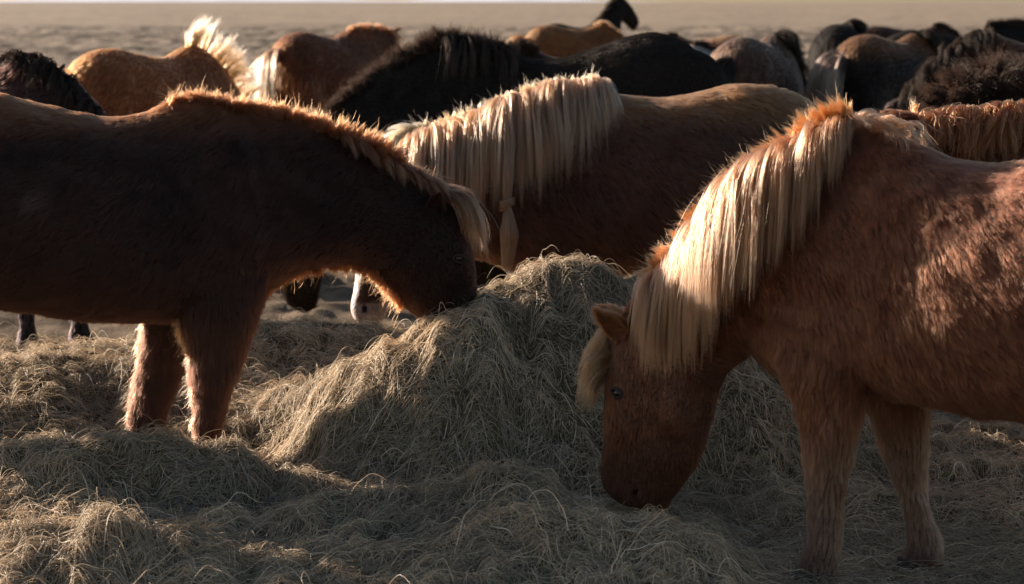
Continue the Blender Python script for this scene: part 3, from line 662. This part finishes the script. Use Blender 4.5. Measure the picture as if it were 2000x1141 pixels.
    H.strands('forelock', root, np.tile([.95, -.35, .1], (g, 1)) + rng.normal(0, .15, (g, 3)), rng.uniform(.2, .33, g), 80, .011, np.array([.08, .03, .014]), np.array([.11, .052, .027]), .00055, k=14, grav=.33, margin=.014, wave=.005, tipclump=.5)
    ur = cmrom([P3(*q) for q in ((505, 590), (530, 562), (575, 538), (625, 522), (675, 518), (715, 525), (740, 542), (762, 567), (782, 597))], 20); g = 260; ii = rng.integers(0, len(ur) - 1, g)
    H.strands('throat_fringe', ur[ii] + lat * rng.uniform(-.05, .09, (g, 1)) + np.array([0, 0, .012]), np.tile([-.25, 0, -1.], (g, 1)) + rng.normal(0, .3, (g, 3)), rng.uniform(.025, .05, g), 60, .016, np.array([.09, .027, .01]), np.array([.145, .045, .016]), .0005, k=7, grav=.1, collide=False, wave=.003, tipclump=.7)  # fringe hair coloured orange for the backlit glow under the throat
    for rows, o_ in ((near, 0), (far, 0)):
        g = 150; u_ = rng.random(g) * (len(rows) - 1.01); i_ = u_.astype(int); f_ = (u_ - i_)[:, None]; B_ = rows[i_, 3:6] * (1 - f_) + rows[i_ + 1, 3:6] * f_
        H.strands('leg_feather', B_ + fwd * .02 + lat * rng.uniform(-.03, .03, (g, 1)), -fwd * .7 + np.array([0, 0, -.9]) + rng.normal(0, .2, (g, 3)), rng.uniform(.035, .09, g), 50, .014, np.array([.09, .03, .014]), np.array([.24, .10, .05]), .0005, k=8, grav=.25, collide=False, wave=.005, tipclump=.85)
    tb = P3(-318, 320); g = 50
    H.strands('tail', np.tile(tb, (g, 1)) + rng.normal(0, .03, (g, 3)), np.tile([-.6, -.1, .1], (g, 1)), np.full(g, .8), 30, .03, np.array([.1, .04, .02]), np.array([.16, .08, .05]), .001, k=14, grav=.4, collide=False)
    return H

# ================================================================== palomino-maned horse in the middle
def horse_middle():
    pl = (.4, 9.05, .10); base = np.array([.5, 9.05, .03]); H = Horse('horse', base); lat = lat_of(pl); fwd = np.array([-1, -.1, 0])
    H.tag('brown horse behind the hay pile with white blaze and long flaxen mane with knotted lock')
    S = pixel_sections([
        (1665, 330, 1655, 430, .10, 0), (1640, 262, 1640, 500, .20, 0), (1590, 205, 1590, 560, .27, .1), (1520, 172, 1520, 560, .30, .12), (1440, 166, 1440, 535, .32, .15), (1360, 182, 1360, 522, .335, .15), (1280, 192, 1280, 522, .33, .18),
        (1215, 186, 1210, 525, .30, .28), (1165, 168, 1140, 530, .26, .36), (1110, 163, 1070, 530, .22, .40), (1045, 178, 1000, 520, .19, .38), (975, 204, 945, 505, .165, .32), (905, 232, 885, 495, .15, .28), (845, 252, 850, 490, .14, .25),
        (795, 278, 830, 488, .13, .2), (752, 322, 810, 495, .12, .12), (722, 372, 795, 512, .11, 0), (704, 420, 785, 535, .10, -.1), (692, 470, 772, 560, .09, -.14), (684, 520, 757, 585, .072, -.1), (677, 568, 746, 606, .062, 0), (674, 600, 736, 622, .056, 0), (682, 622, 722, 634, .048, 0), (696, 632, 710, 636, .03, 0)], pl, base)
    V, Fs, T = loft(S, lat, 5, -1.0); n = 5 * 15 * RN; T = T.copy(); T[n:] *= -1
    # the head is turned a little towards us
    H.add((V, Fs, T))
    P3 = lambda px, py, o=0: at(px, py, (pl[0], pl[1] + o, pl[2])) - base
    hx, hang = P3(760, 400), -.42
    def warp(v):
        v = v.copy(); f = sstep(hx[0] + .25, hx[0] - .02, v[:, 0]) * hang; cx, cy = hx[0] + .02, 0.0
        dx, dy = v[:, 0] - cx, v[:, 1] - cy; m = v[:, 2] < 2; a = -f * 1.0
        v[:, 0] = np.where(m, cx + dx * np.cos(a) - dy * np.sin(a) - .055 * np.abs(f), v[:, 0]); v[:, 1] = np.where(m, cy + dx * np.sin(a) + dy * np.cos(a), v[:, 1]); return v
    for (x0, off) in ((1100, -.13), (1060, .13)):
        fl_ = pix_leg([(x0 - 55, x0 + 80, 470, .10), (x0 - 45, x0 + 60, 530, .085), (x0 - 30, x0 + 38, 590, .065), (x0 - 22, x0 + 25, 640, .045), (x0 - 18, x0 + 15, 690, .036), (x0 - 20, x0 + 16, 725, .042), (x0 - 24, x0 + 12, 742, .042)], pl, base, off); H.add(loft(fl_, lat, 5, 1.0))
    for (x0, off) in ((1560, -.14), (1590, .14)):
        fl_ = pix_leg([(x0 - 70, x0 + 95, 400, .13), (x0 - 60, x0 + 90, 480, .11), (x0 - 30, x0 + 75, 560, .075), (x0 + 20, x0 + 90, 615, .05), (x0 + 35, x0 + 85, 660, .042), (x0 + 30, x0 + 75, 710, .04), (x0 + 20, x0 + 70, 738, .045)], pl, base, off); H.add(loft(fl_, lat, 5, 1.0))
    H.add(blob(P3(1130, 330, -.1), (.17, .14, .26), lat, fwd)); H.add(blob(P3(1330, 400, -.1), (.35, .25, .24), lat, fwd))
    def colfn(p, nr):
        m = noise3(p, .25, 75)[:, None]; f = noise3(p, .04, 76)[:, None]
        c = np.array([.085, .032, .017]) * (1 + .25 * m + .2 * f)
        top = sstep(P3(1300, 260)[2], P3(1300, 190)[2], p[:, 2:3]); c = c * (1 - .7 * top) + np.array([.32, .12, .042]) * .7 * top  # brighter upper coat: sun on the back put into the colour
        # blaze down the front of the face, pale muzzle
        fr = np.array([at(q[0], q[1], pl) - base for q in ((752, 322), (704, 420), (684, 520), (674, 600))]); fx = np.interp(-p[:, 2], -fr[:, 2], fr[:, 0])
        head = (p[:, 0] < P3(800, 400)[0]) & (p[:, 2] < P3(800, 330)[2])
        return c, head
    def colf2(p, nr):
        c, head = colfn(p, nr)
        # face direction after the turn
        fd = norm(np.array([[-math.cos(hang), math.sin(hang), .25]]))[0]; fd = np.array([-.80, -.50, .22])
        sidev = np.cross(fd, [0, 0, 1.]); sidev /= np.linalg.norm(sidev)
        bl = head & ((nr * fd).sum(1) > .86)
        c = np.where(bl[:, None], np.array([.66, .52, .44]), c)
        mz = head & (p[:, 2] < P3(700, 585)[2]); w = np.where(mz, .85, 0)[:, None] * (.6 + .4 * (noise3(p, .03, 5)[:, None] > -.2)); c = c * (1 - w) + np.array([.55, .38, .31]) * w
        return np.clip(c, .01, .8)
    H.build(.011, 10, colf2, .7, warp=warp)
    mo = []
    for (px, py, r, dp) in ((712, 602, .017, .016),):
        h_ = H.hit(px, py)
        if h_: mo.append((h_[0], r, dp))
    for (p, r, dp) in mo:
        d = np.linalg.norm((H.co - p) * [1, 1, .7], axis=1); f = np.clip(1 - d / r, 0, 1); H.co -= H.nr * (sstep(0, .7, f) * dp)[:, None]; H.bald = np.maximum(H.bald, f > .15)
    me = H.body.data; me.vertices.foreach_set('co', H.co.astype(np.float32).ravel()); me.update()
    cc = np.empty(len(H.co) * 4, np.float32); me.attributes['col'].data.foreach_get('color', cc); cc = cc.reshape(-1, 4); cc[:, :3] *= (1 - .9 * (H.bald > 0))[:, None]; me.attributes['col'].data.foreach_set('color', cc.ravel())
    fx = P3(790, 400)[0]
    H.coat(300000, .042, .0005, lambda p: np.where((p[:, 0] < fx) & (p[:, 2] < P3(700, 400)[2]), .2, 1.0), lift=.28, clump=.017, clumpy=.6)
    cr = cmrom([warp((P3(*q))[None])[0] for q in ((1180, 172), (1110, 163), (1045, 178), (975, 204), (905, 232), (845, 252), (797, 276), (756, 318), (730, 360))], 40)
    def pick(g, lo, hi):
        ti = (lo + (hi - lo) * rng.random(g)) * (len(cr) - 2); ii = ti.astype(int); tan = norm(cr[np.minimum(ii + 3, len(cr) - 1)] - cr[np.maximum(ii - 3, 0)]); out = np.cross(tan, lat); out = norm(out * np.sign(out[:, 2:3])); return ti / len(cr), cr[ii], tan, out
    flx = np.array([.26, .128, .073]); rt = np.array([.32, .12, .04]); side = -lat[None]
    g = 700; t, root, tan, out = pick(g, 0, 1)
    L = np.interp(t, [0, .1, .25, .5, .8, 1], [.34, .58, .68, .72, .66, .5]) * rng.uniform(.72, 1.05, g)
    H.strands('mane', root - out * .01 + lat * rng.uniform(-.03, .01, (g, 1)), out * .35 + side * rng.uniform(.6, 1.2, (g, 1)) + tan * rng.normal(.05, .15, (g, 1)), L, 44, .020, rt, flx, .00055, k=16, grav=.42, margin=.012, wave=.005, tipclump=.45, noise=.05, uneven=.4)
    g = 170; t, root, tan, out = pick(g, 0, 1)
    H.strands('mane', root - out * .01, out + tan * rng.normal(.2, .35, (g, 1)) + side * rng.normal(.2, .4, (g, 1)), rng.uniform(.03, .08, g), 50, .02, rt, np.array([.44, .22, .10]), .0007, k=6, grav=.05, collide=False, wave=.003, tipclump=.85)
    # wind-lifted hair at the poll
    g = 40; t, root, tan, out = pick(g, .62, .95)
    H.strands('mane', root, out * .8 + tan * .6 + side * .2, rng.uniform(.1, .2, g), 60, .015, rt, np.array([.46, .30, .18]), .0007, k=10, grav=.2, collide=False, wave=.006, tipclump=.7)
    # the knotted lock: a straight lock, the knot, and the loose end
    kt = P3(990, 398, -.34); top = P3(1000, 190, -.12); end = P3(990, 520, -.35); K = 16
    def lock(a, mid, b, n, r0, r1, r2, name='mane'):
        t = np.linspace(0, 1, K)[None, :, None]; o = rng.normal(0, 1, (n, 3)); o *= rng.random((n, 1)) ** .5 / np.linalg.norm(o, axis=1, keepdims=True)
        P = ((1 - t) ** 2 * a + 2 * t * (1 - t) * mid + t * t * b) + o[:, None] * np.interp(t[0, :, 0], [0, .5, 1], [r0, r1, r2])[None, :, None]
        P += np.sin(rng.random((n, 1, 3)) * 6 + t * 7) * .003 * t
        col = np.tile(flx, (n, 1)) * (.6 + .5 * rng.random((n, 1))); return curves_obj(name, P, .0008 * (1 - .5 * t[..., 0] ** 3), col, M_MANE, H.root)
    lock(top, (top + kt) / 2 + np.array([0, -.12, .05]), kt, 1600, .03, .028, .018)
    lock(kt, (kt + end) / 2 + np.array([.02, 0, 0]), end, 1800, .014, .042, .022)
    n = 900; a = np.linspace(0, 4.6, K)[None] + rng.random((n, 1)) * 6.28; r = .026 + rng.normal(0, .004, (n, 1)); zz = rng.uniform(-.016, .016, (n, 1)) + .006 * np.sin(a * .5)
    Pk = np.stack([kt[0] + np.cos(a) * r, kt[1] + np.sin(a) * r, kt[2] + zz + np.cos(a) * .012], -1); curves_obj('mane', Pk, np.full((n, K), .0009), np.tile(flx, (n, 1)) * (.6 + .5 * rng.random((n, 1))), M_MANE, H.root)
    # pale tail tip beside the belly
    g = 30; tb = P3(1665, 330)
    H.strands('tail', np.tile(tb, (g, 1)) + rng.normal(0, .03, (g, 3)), np.tile([.6, -.1, .1], (g, 1)), np.full(g, .8), 30, .03, rt, flx, .001, k=14, grav=.4, collide=False)
    return H

# ================================================================== black horse behind it
def horse_black():
    pl = (.3, 10.0, .05); base = np.array([.35, 10.0, .05]); H = Horse('horse', base); lat = lat_of(pl); fwd = np.array([-1, 0, 0])
    H.tag('big black horse with a tousled mane feeding head down directly behind the flaxen maned one')
    S = pixel_sections([
        (1442, 290, 1430, 400, .10, 0), (1432, 215, 1420, 440, .20, 0), (1400, 150, 1390, 470, .28, .1), (1350, 92, 1340, 470, .32, .14), (1290, 66, 1285, 450, .34, .15), (1225, 74, 1220, 430, .345, .15), (1150, 100, 1150, 425, .34, .18), (1070, 118, 1080, 425, .31, .25),
        (1010, 108, 1000, 430, .27, .34), (950, 96, 925, 425, .23, .38), (885, 84, 860, 410, .20, .36), (820, 98, 790, 395, .18, .34), (755, 132, 725, 385, .165, .3), (690, 178, 690, 385, .15, .25), (640, 228, 665, 390, .14, .2), (600, 285, 655, 400, .13, .12),
        (575, 340, 650, 425, .115, 0), (560, 395, 645, 455, .105, -.1), (550, 450, 640, 500, .09, -.12), (545, 510, 630, 545, .075, -.1), (548, 560, 622, 580, .062, 0), (562, 592, 614, 602, .05, 0), (580, 606, 600, 610, .03, 0)], pl, base)
    V, Fs, T = loft(S, lat, 5, -1.0); H.add((V, Fs, T))
    for (x0, off) in ((930, -.14), (960, .14)):
        H.add(loft(pix_leg([(x0 - 50, x0 + 80, 370, .10), (x0 - 42, x0 + 60, 430, .085), (x0 - 28, x0 + 36, 500, .065), (x0 - 22, x0 + 22, 560, .045), (x0 - 18, x0 + 15, 620, .04), (x0 - 20, x0 + 16, 650, .045), (x0 - 24, x0 + 12, 670, .045)], pl, base, off), lat, 5, 1.0))
    for (x0, off) in ((1370, -.15), (1345, .15)):
        H.add(loft(pix_leg([(x0 - 70, x0 + 75, 330, .13), (x0 - 60, x0 + 80, 400, .11), (x0 - 30, x0 + 65, 470, .075), (x0 + 20, x0 + 80, 530, .05), (x0 + 30, x0 + 75, 580, .042), (x0 + 25, x0 + 65, 640, .04), (x0 + 15, x0 + 60, 670, .045)], pl, base, off), lat, 5, 1.0))
    P3 = lambda px, py, o=0: at(px, py, (pl[0], pl[1] + o, pl[2])) - base
    H.add(blob(P3(1340, 200, -.13), (.22, .16, .26), lat, fwd)); H.add(blob(P3(930, 260, -.1), (.17, .14, .26), lat, fwd))
    def colfn(p, nr): return np.array([.026, .016, .012]) * (1 + .3 * noise3(p, .2, 77)[:, None])
    H.build(.013, 8, colfn, .6)
    H.coat(170000, .028, .00055, None, lift=.36, clump=.016, clumpy=.35, droop=.1)
    cr = cmrom([P3(*q) for q in ((1000, 106), (950, 96), (885, 84), (820, 98), (755, 132), (690, 178), (640, 228), (600, 285))], 40)
    g = 520; ti = rng.random(g) * (len(cr) - 2); ii = ti.astype(int); tan = norm(cr[np.minimum(ii + 3, len(cr) - 1)] - cr[np.maximum(ii - 3, 0)]); out = np.cross(tan, lat); out = norm(out * np.sign(out[:, 2:3])); t = ti / len(cr)
    L = np.interp(t, [0, .1, .35, .6, 1], [.09, .11, .14, .09, .07]) * rng.uniform(.4, 1.2, g)
    bk, bt = np.array([.022, .015, .012]), np.array([.09, .055, .04])
    H.strands('mane', cr[ii] - out * .02 + lat * rng.uniform(-.04, .04, (g, 1)), out + tan * rng.normal(-.1, .4, (g, 1)) - lat * rng.normal(.1, .5, (g, 1)), L * .8, 70, .035, bk, bt, .0006, mat=M_DMANE, k=7, grav=.08, collide=False, wave=.008, tipclump=.3)
    g = 22; ti = (.02 + .30 * rng.random(g)) * (len(cr) - 2); ii = ti.astype(int)
    H.strands('mane', cr[ii], np.tile([.2, -1, .3], (g, 1)) + rng.normal(0, .2, (g, 3)), rng.uniform(.2, .42, g), 30, .012, bk, bt * .7, .0007, mat=M_DMANE, k=14, grav=.38, margin=.015, wave=.01, tipclump=.7)
    g = 26
    H.strands('tail', np.tile(P3(1440, 270), (g, 1)) + rng.normal(0, .03, (g, 3)), np.tile([.6, -.1, .1], (g, 1)), np.full(g, .8), 30, .03, bk, bt, .001, k=14, grav=.4, collide=False)
    return H

# ================================================================== the herd behind: one anatomy, different poses and coats
TORSO = [(-.72, 1.12, -.67, .90, .09, 0), (-.66, 1.25, -.62, .78, .19, 0), (-.52, 1.345, -.48, .70, .26, .1), (-.34, 1.37, -.28, .64, .29, .12), (-.12, 1.33, -.08, .59, .31, .15), (.08, 1.30, .10, .58, .31, .18), (.22, 1.33, .24, .61, .28, .28), (.34, 1.375, .38, .65, .235, .36)]
NECKS = {
    'graze': [(.46, 1.36, .52, .70, .20, .4), (.58, 1.29, .64, .76, .165, .36), (.70, 1.18, .70, .76, .14, .3), (.82, 1.04, .74, .74, .125, .25), (.93, .89, .775, .68, .115, .15), (1.0, .76, .80, .60, .105, 0), (1.03, .64, .83, .50, .10, -.1), (1.04, .52, .86, .42, .09, -.14), (1.04, .40, .90, .34, .068, -.1), (1.03, .30, .93, .28, .056, 0), (1.0, .23, .945, .225, .045, 0), (.98, .20, .955, .20, .03, 0)],
    'level': [(.48, 1.40, .54, .74, .20, .4), (.62, 1.40, .66, .88, .165, .36), (.76, 1.39, .77, .96, .14, .3), (.90, 1.37, .87, 1.02, .12, .25), (1.02, 1.34, .95, 1.03, .112, .12), (1.10, 1.27, .985, .99, .10, 0), (1.16, 1.17, 1.0, .93, .095, -.1), (1.20, 1.06, 1.03, .87, .085, -.14), (1.23, .95, 1.08, .82, .065, -.1), (1.25, .87, 1.13, .77, .055, 0), (1.24, .80, 1.16, .74, .045, 0), (1.22, .76, 1.18, .735, .03, 0)],
    'alert': [(.44, 1.42, .56, .80, .20, .4), (.52, 1.50, .68, .98, .165, .36), (.60, 1.58, .76, 1.14, .14, .3), (.68, 1.66, .80, 1.30, .12, .25), (.76, 1.72, .83, 1.40, .112, .12), (.86, 1.75, .86, 1.45, .10, 0), (.96, 1.70, .90, 1.42, .095, -.1), (1.05, 1.62, .96, 1.37, .085, -.14), (1.14, 1.53, 1.03, 1.32, .065, -.1), (1.20, 1.46, 1.09, 1.28, .055, 0), (1.22, 1.39, 1.13, 1.26, .045, 0), (1.21, 1.34, 1.15, 1.26, .03, 0)]}
FORE = [(.58, .34, .78, .10), (.55, .36, .68, .09), (.52, .38, .58, .072), (.50, .40, .47, .06), (.495, .405, .40, .055), (.48, .41, .30, .042), (.48, .42, .20, .038), (.49, .41, .13, .044), (.51, .42, .07, .044)]
HIND = [(-.28, -.66, .95, .13), (-.30, -.66, .80, .12), (-.36, -.66, .66, .09), (-.47, -.68, .53, .062), (-.55, -.70, .43, .052), (-.57, -.68, .33, .043), (-.56, -.65, .20, .04), (-.54, -.64, .13, .045), (-.51, -.62, .07, .045)]
def herd_horse(px, Y, rz, scale, pose, label, base_col, mane_r, mane_t, coatn=14000, hl=.045, hr=.0012, zoff=0.0, bend=0.0, sweep=0.0, mane_len=.30, mane_up=.0, leg_col=None, spots=None, topcol=None, manes=120, voxel=.02, tail=True, mane_n=40, fluffy=0.0, ears=True, tailcol=None):
    X = (px - 1000) / F * Y; base = np.array([X, Y, float(ground_h(np.array([X]), np.array([Y]))[0]) + zoff]); H = Horse('horse', base, math.radians(rz)); H.tag(label)
    lat = np.array([0, 1., 0]); fwd = np.array([1., 0, 0]); s = scale
    def warp(v):
        if not bend: return v
        v = v.copy(); u = np.maximum(v[:, 0] - .4 * s, 0); a = bend * sstep(0, .6 * s, u) ; dx, dy = v[:, 0] - .4 * s, v[:, 1]
        ca, sa = np.cos(a), np.sin(a); m = u > 0; v[:, 0] = np.where(m, .4 * s + dx * ca - dy * sa, v[:, 0]); v[:, 1] = np.where(m, dx * sa + dy * ca, v[:, 1]); return v
    rows = TORSO + NECKS[pose]
    S = np.array([[a * s, 0, b * s, c * s, 0, d * s, w * s, k] for (a, b, c, d, w, k) in rows])
    V, Fs, T = loft(S, lat, 4, -1.0); H.add((V, Fs, T))
    for table, y in ((FORE, .13), (HIND, .14)):
        for sg in (-1, 1):
            dx = .06 * sg * (1 if table is FORE else -1)
            R = np.array([[(f + dx * (1 - z)) * s, sg * y * s, z * s, (b + dx * (1 - z)) * s, sg * y * s, z * s, w * s, 0] for (f, b, z, w) in table]); H.add(loft(R, lat, 4, 1.0))
            c = (R[-1][:3] + R[-1][3:6]) / 2; hoof_obj(H.root, (c[0], c[1], 0), fwd, .052 * s, .075 * s)
    for sg in (-1, 1):
        H.add(blob(np.array([.42, sg * .10, .98]) * s, np.array([.15, .11, .24]) * s, lat, fwd)); H.add(blob(np.array([-.45, sg * .13, 1.05]) * s, np.array([.18, .14, .24]) * s, lat, fwd))
    nk = NECKS[pose]; pb = np.array([nk[4][0], 0, nk[4][1]]) * s; hd = norm((np.array([nk[8][0] - nk[4][0], 0, nk[8][1] - nk[4][1]]))[None])[0]; crd = norm(np.array([[nk[4][0] - nk[2][0], 0, nk[4][1] - nk[2][1]]]))[0]
    if ears:
        eup = norm((crd * 1.0 - hd * .35 + np.array([0, 0, .35]))[None])[0]
        for sg in (-1, 1):
            b = pb + np.array([0, sg * .055 * s, 0]) - eup * .01; t_ = b + eup * .125 * s + np.array([0, sg * .03, 0])
            ev_, eq = ear_mesh(warp(b[None])[0], warp(t_[None])[0], 0, .033 * s, opn=hd + np.array([0, sg * .9, 0])); H.ears.append((ev_, eq, np.array(base_col) * .9))
    def colfn(p, nr):
        c = np.array(base_col) * (1 + .3 * noise3(p, .2, 81)[:, None] + .15 * noise3(p, .04, 82)[:, None])
        if topcol is not None: w = sstep(1.12 * s, 1.34 * s, p[:, 2:3]) * .8; c = c * (1 - w) + np.array(topcol) * w  # upper coat blended to topcol, standing in for a sunlit topline
        if leg_col is not None: w = 1 - sstep(.4 * s, .7 * s, p[:, 2:3]); c = c * (1 - w) + np.array(leg_col) * w
        if spots is not None:
            n_ = noise3(p + spots[1], .35, 83)[:, None]; c = np.where(n_ > spots[2], np.array(spots[0]), c)
        return np.clip(c, .004, .8)
    H.build(voxel, 5, colfn, .5, warp=warp)
    H.coat(coatn, hl, hr, None, lift=.32, clump=.035, clumpy=.6)
    # mane
    cr = warp(cmrom([np.array([a, 0, b]) * s for (a, b) in [(TORSO[-1][0], TORSO[-1][1])] + [(r[0], r[1]) for r in nk[:5]]], 20)); g = manes
    ti = rng.random(g) * (len(cr) - 2); ii = ti.astype(int); tan = norm(cr[np.minimum(ii + 2, len(cr) - 1)] - cr[np.maximum(ii - 2, 0)]); up = np.array([0, 0, 1.]) - tan * tan[:, 2:3]; up = norm(up); sd = np.cross(tan, up)
    sgn = np.where(rng.random((g, 1)) < .5 + .5 * (fluffy < .5) * (1 if math.cos(math.radians(rz)) > 0 else 1), 1.0, -1.0)
    camside = np.sign((sd @ H.R.T)[:, 1:2]) * -1; sd = sd * camside * sgn
    H.strands('mane', cr[ii] - up * .015, up * (.22 + 1.1 * mane_up) + sd * rng.uniform(.3, 1.0, (g, 1)) * (1 - .6 * mane_up) + tan * rng.normal(sweep, .25, (g, 1)), mane_len * rng.uniform(.5, 1.1, g), mane_n, .02, np.array(mane_r), np.array(mane_t), .0011, k=10, grav=.38 * (1 - .85 * mane_up), margin=.006, wave=.012, tipclump=.6, collide=mane_up < .5)
    if pose != 'none' and ears:
        g2 = 24; H.strands('forelock', np.tile(warp(pb[None]), (g2, 1)) + rng.normal(0, .02, (g2, 3)), hd * .8 + np.array([0, 0, .4]) + rng.normal(0, .35, (g2, 3)), rng.uniform(.12, .26, g2), 30, .012, np.array(mane_r), np.array(mane_t), .0011, k=8, grav=.3, margin=.012, wave=.01, tipclump=.6)
    if tail:
        g3 = 60; tb = np.array([-.72, 0, 1.16]) * s; tc = tailcol or mane_t
        H.strands('tail', tb + rng.normal(0, .022, (g3, 3)), np.tile([-.8, 0, .15], (g3, 1)) + rng.normal(0, .15, (g3, 3)), rng.uniform(.55, .85, g3) * s, 30, .025, np.array(mane_r), np.array(tc), .0013, k=12, grav=.5, margin=.02, wave=.015, tipclump=.5)
    return H

BLK, BLM, BLT = (.022, .014, .011), (.025, .017, .014), (.06, .038, .028)
CHE, CHR, CHT = (.17, .065, .024), (.20, .085, .035), (.30, .16, .08)

horse_right(); horse_left(); horse_middle(); horse_black()
# chestnut directly behind the right-hand horse
herd_horse(2330, 7.25, 181, 1.0, 'level', 'chestnut horse with combed orange mane directly behind the back of the red chestnut', (.10, .034, .014), (.10, .032, .012), (.15, .048, .016), coatn=60000, hl=.032, hr=.0006, leg_col=(.012, .01, .01), manes=420, mane_n=36, mane_len=.30, voxel=.013, zoff=-.06, sweep=.7)
herd_horse(2150, 9.1, 218, 1.03, 'level', 'dark brown horse with bushy frizzy mane and pricked ears at the right edge', (.03, .016, .012), (.03, .017, .013), (.075, .042, .03), coatn=50000, hl=.045, hr=.0008, mane_len=.24, mane_up=.62, manes=520, mane_n=40, voxel=.014, fluffy=1.0, zoff=-.09)
herd_horse(-70, 9.6, -22, 1.06, 'graze', 'dark bay horse with shaggy black mane at the left edge behind the liver chestnut', (.045, .019, .015), (.02, .012, .010), (.045, .024, .017), coatn=70000, hl=.04, hr=.0008, leg_col=(.02, .014, .014), mane_len=.26, manes=120, mane_n=26, voxel=.014, zoff=-.03)
herd_horse(300, 13.2, 55, 1.0, 'graze', 'golden chestnut horse with bright cream mane blown upright', (.34, .095, .030), (.30, .14, .055), (.38, .20, .11), coatn=40000, mane_len=.27, mane_up=.8, manes=70, hr=.0009)
herd_horse(640, 19.5, 58, 1.03, 'level', 'bay horse with cream tail seen from behind, left beyond the big black horse', (.15, .045, .018), (.10, .035, .014), (.14, .05, .02), tailcol=(.26, .145, .085), coatn=26000, mane_len=.10, manes=60)
herd_horse(1120, 17.5, 176, .97, 'level', 'small dark brown horse with tousled mane and one pale ear, head beyond the black back', (.04, .022, .016), (.03, .017, .012), (.07, .038, .025), coatn=16000, mane_len=.2, mane_up=.5, zoff=-.05)
herd_horse(1120, 27, 24, 1.0, 'graze', 'plain chestnut horse whose rounded rump shows under the raised black head', (.28, .10, .032), (.14, .05, .02), (.2, .08, .03), coatn=14000, hr=.0014, mane_len=.12)
herd_horse(1125, 29, 40, 1.0, 'alert', 'black horse in the distance raising its head high with pricked ears', BLK, BLM, BLT, coatn=12000, hr=.0016, mane_len=.13, mane_up=.5, manes=120)
herd_horse(1370, 26, 172, .97, 'graze', 'chestnut horse back low in the distance beyond the black rump', (.2, .075, .03), BLM, BLT, coatn=12000, hr=.0014, mane_len=.1, zoff=-.04)
herd_horse(1300, 22, 15, .94, 'graze', 'small pinto horse with white patches beside the black rump', (.03, .018, .014), BLM, BLT, coatn=14000, spots=((.55, .50, .46), np.array([.3, .1, .2]), -.1), hr=.0013, mane_len=.1, zoff=-.05)
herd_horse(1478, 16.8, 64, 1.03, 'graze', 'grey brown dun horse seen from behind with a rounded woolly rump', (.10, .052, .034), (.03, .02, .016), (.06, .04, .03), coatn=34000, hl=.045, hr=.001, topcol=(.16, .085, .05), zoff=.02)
herd_horse(1640, 20.5, 75, 1.05, 'graze', 'plain black horse seen from behind between the dun rump and the pale tailed one', BLK, BLM, BLT, coatn=18000, hr=.001, hl=.035, zoff=.02)
herd_horse(1735, 17.2, 48, 1.05, 'graze', 'black horse with rump edged gold by sunlight and greyish pale tail', (.022, .014, .012), BLM, BLT, tailcol=(.10, .068, .05), topcol=(.26, .10, .035), coatn=30000, hr=.001, hl=.035)  # gold sun edge on the rump is painted through topcol
herd_horse(1765, 25, 10, 1.02, 'graze', 'small dark brown back far behind the rump edged gold by sunlight', (.06, .026, .016), BLM, BLT, coatn=12000, hr=.0014, mane_len=.1)
herd_horse(1850, 20, 5, 1.04, 'level', 'black horse with a bristling upright mane in the far right herd', BLK, BLM, (.05, .034, .028), coatn=16000, hr=.001, hl=.035, mane_len=.10, mane_up=.95, manes=260, mane_n=50)
herd_horse(2030, 14.5, 170, 1.06, 'graze', 'black brown horse with orange lit topline cut by the right edge', (.022, .014, .012), BLM, BLT, topcol=(.18, .06, .024), coatn=34000, hr=.0009, hl=.035)  # orange light on the topline is painted through topcol
herd_horse(2040, 23, 180, 1.04, 'graze', 'bright chestnut back at the right edge behind the black brown one', (.30, .11, .036), (.14, .05, .02), (.2, .08, .03), coatn=12000, hr=.0014, mane_len=.1)
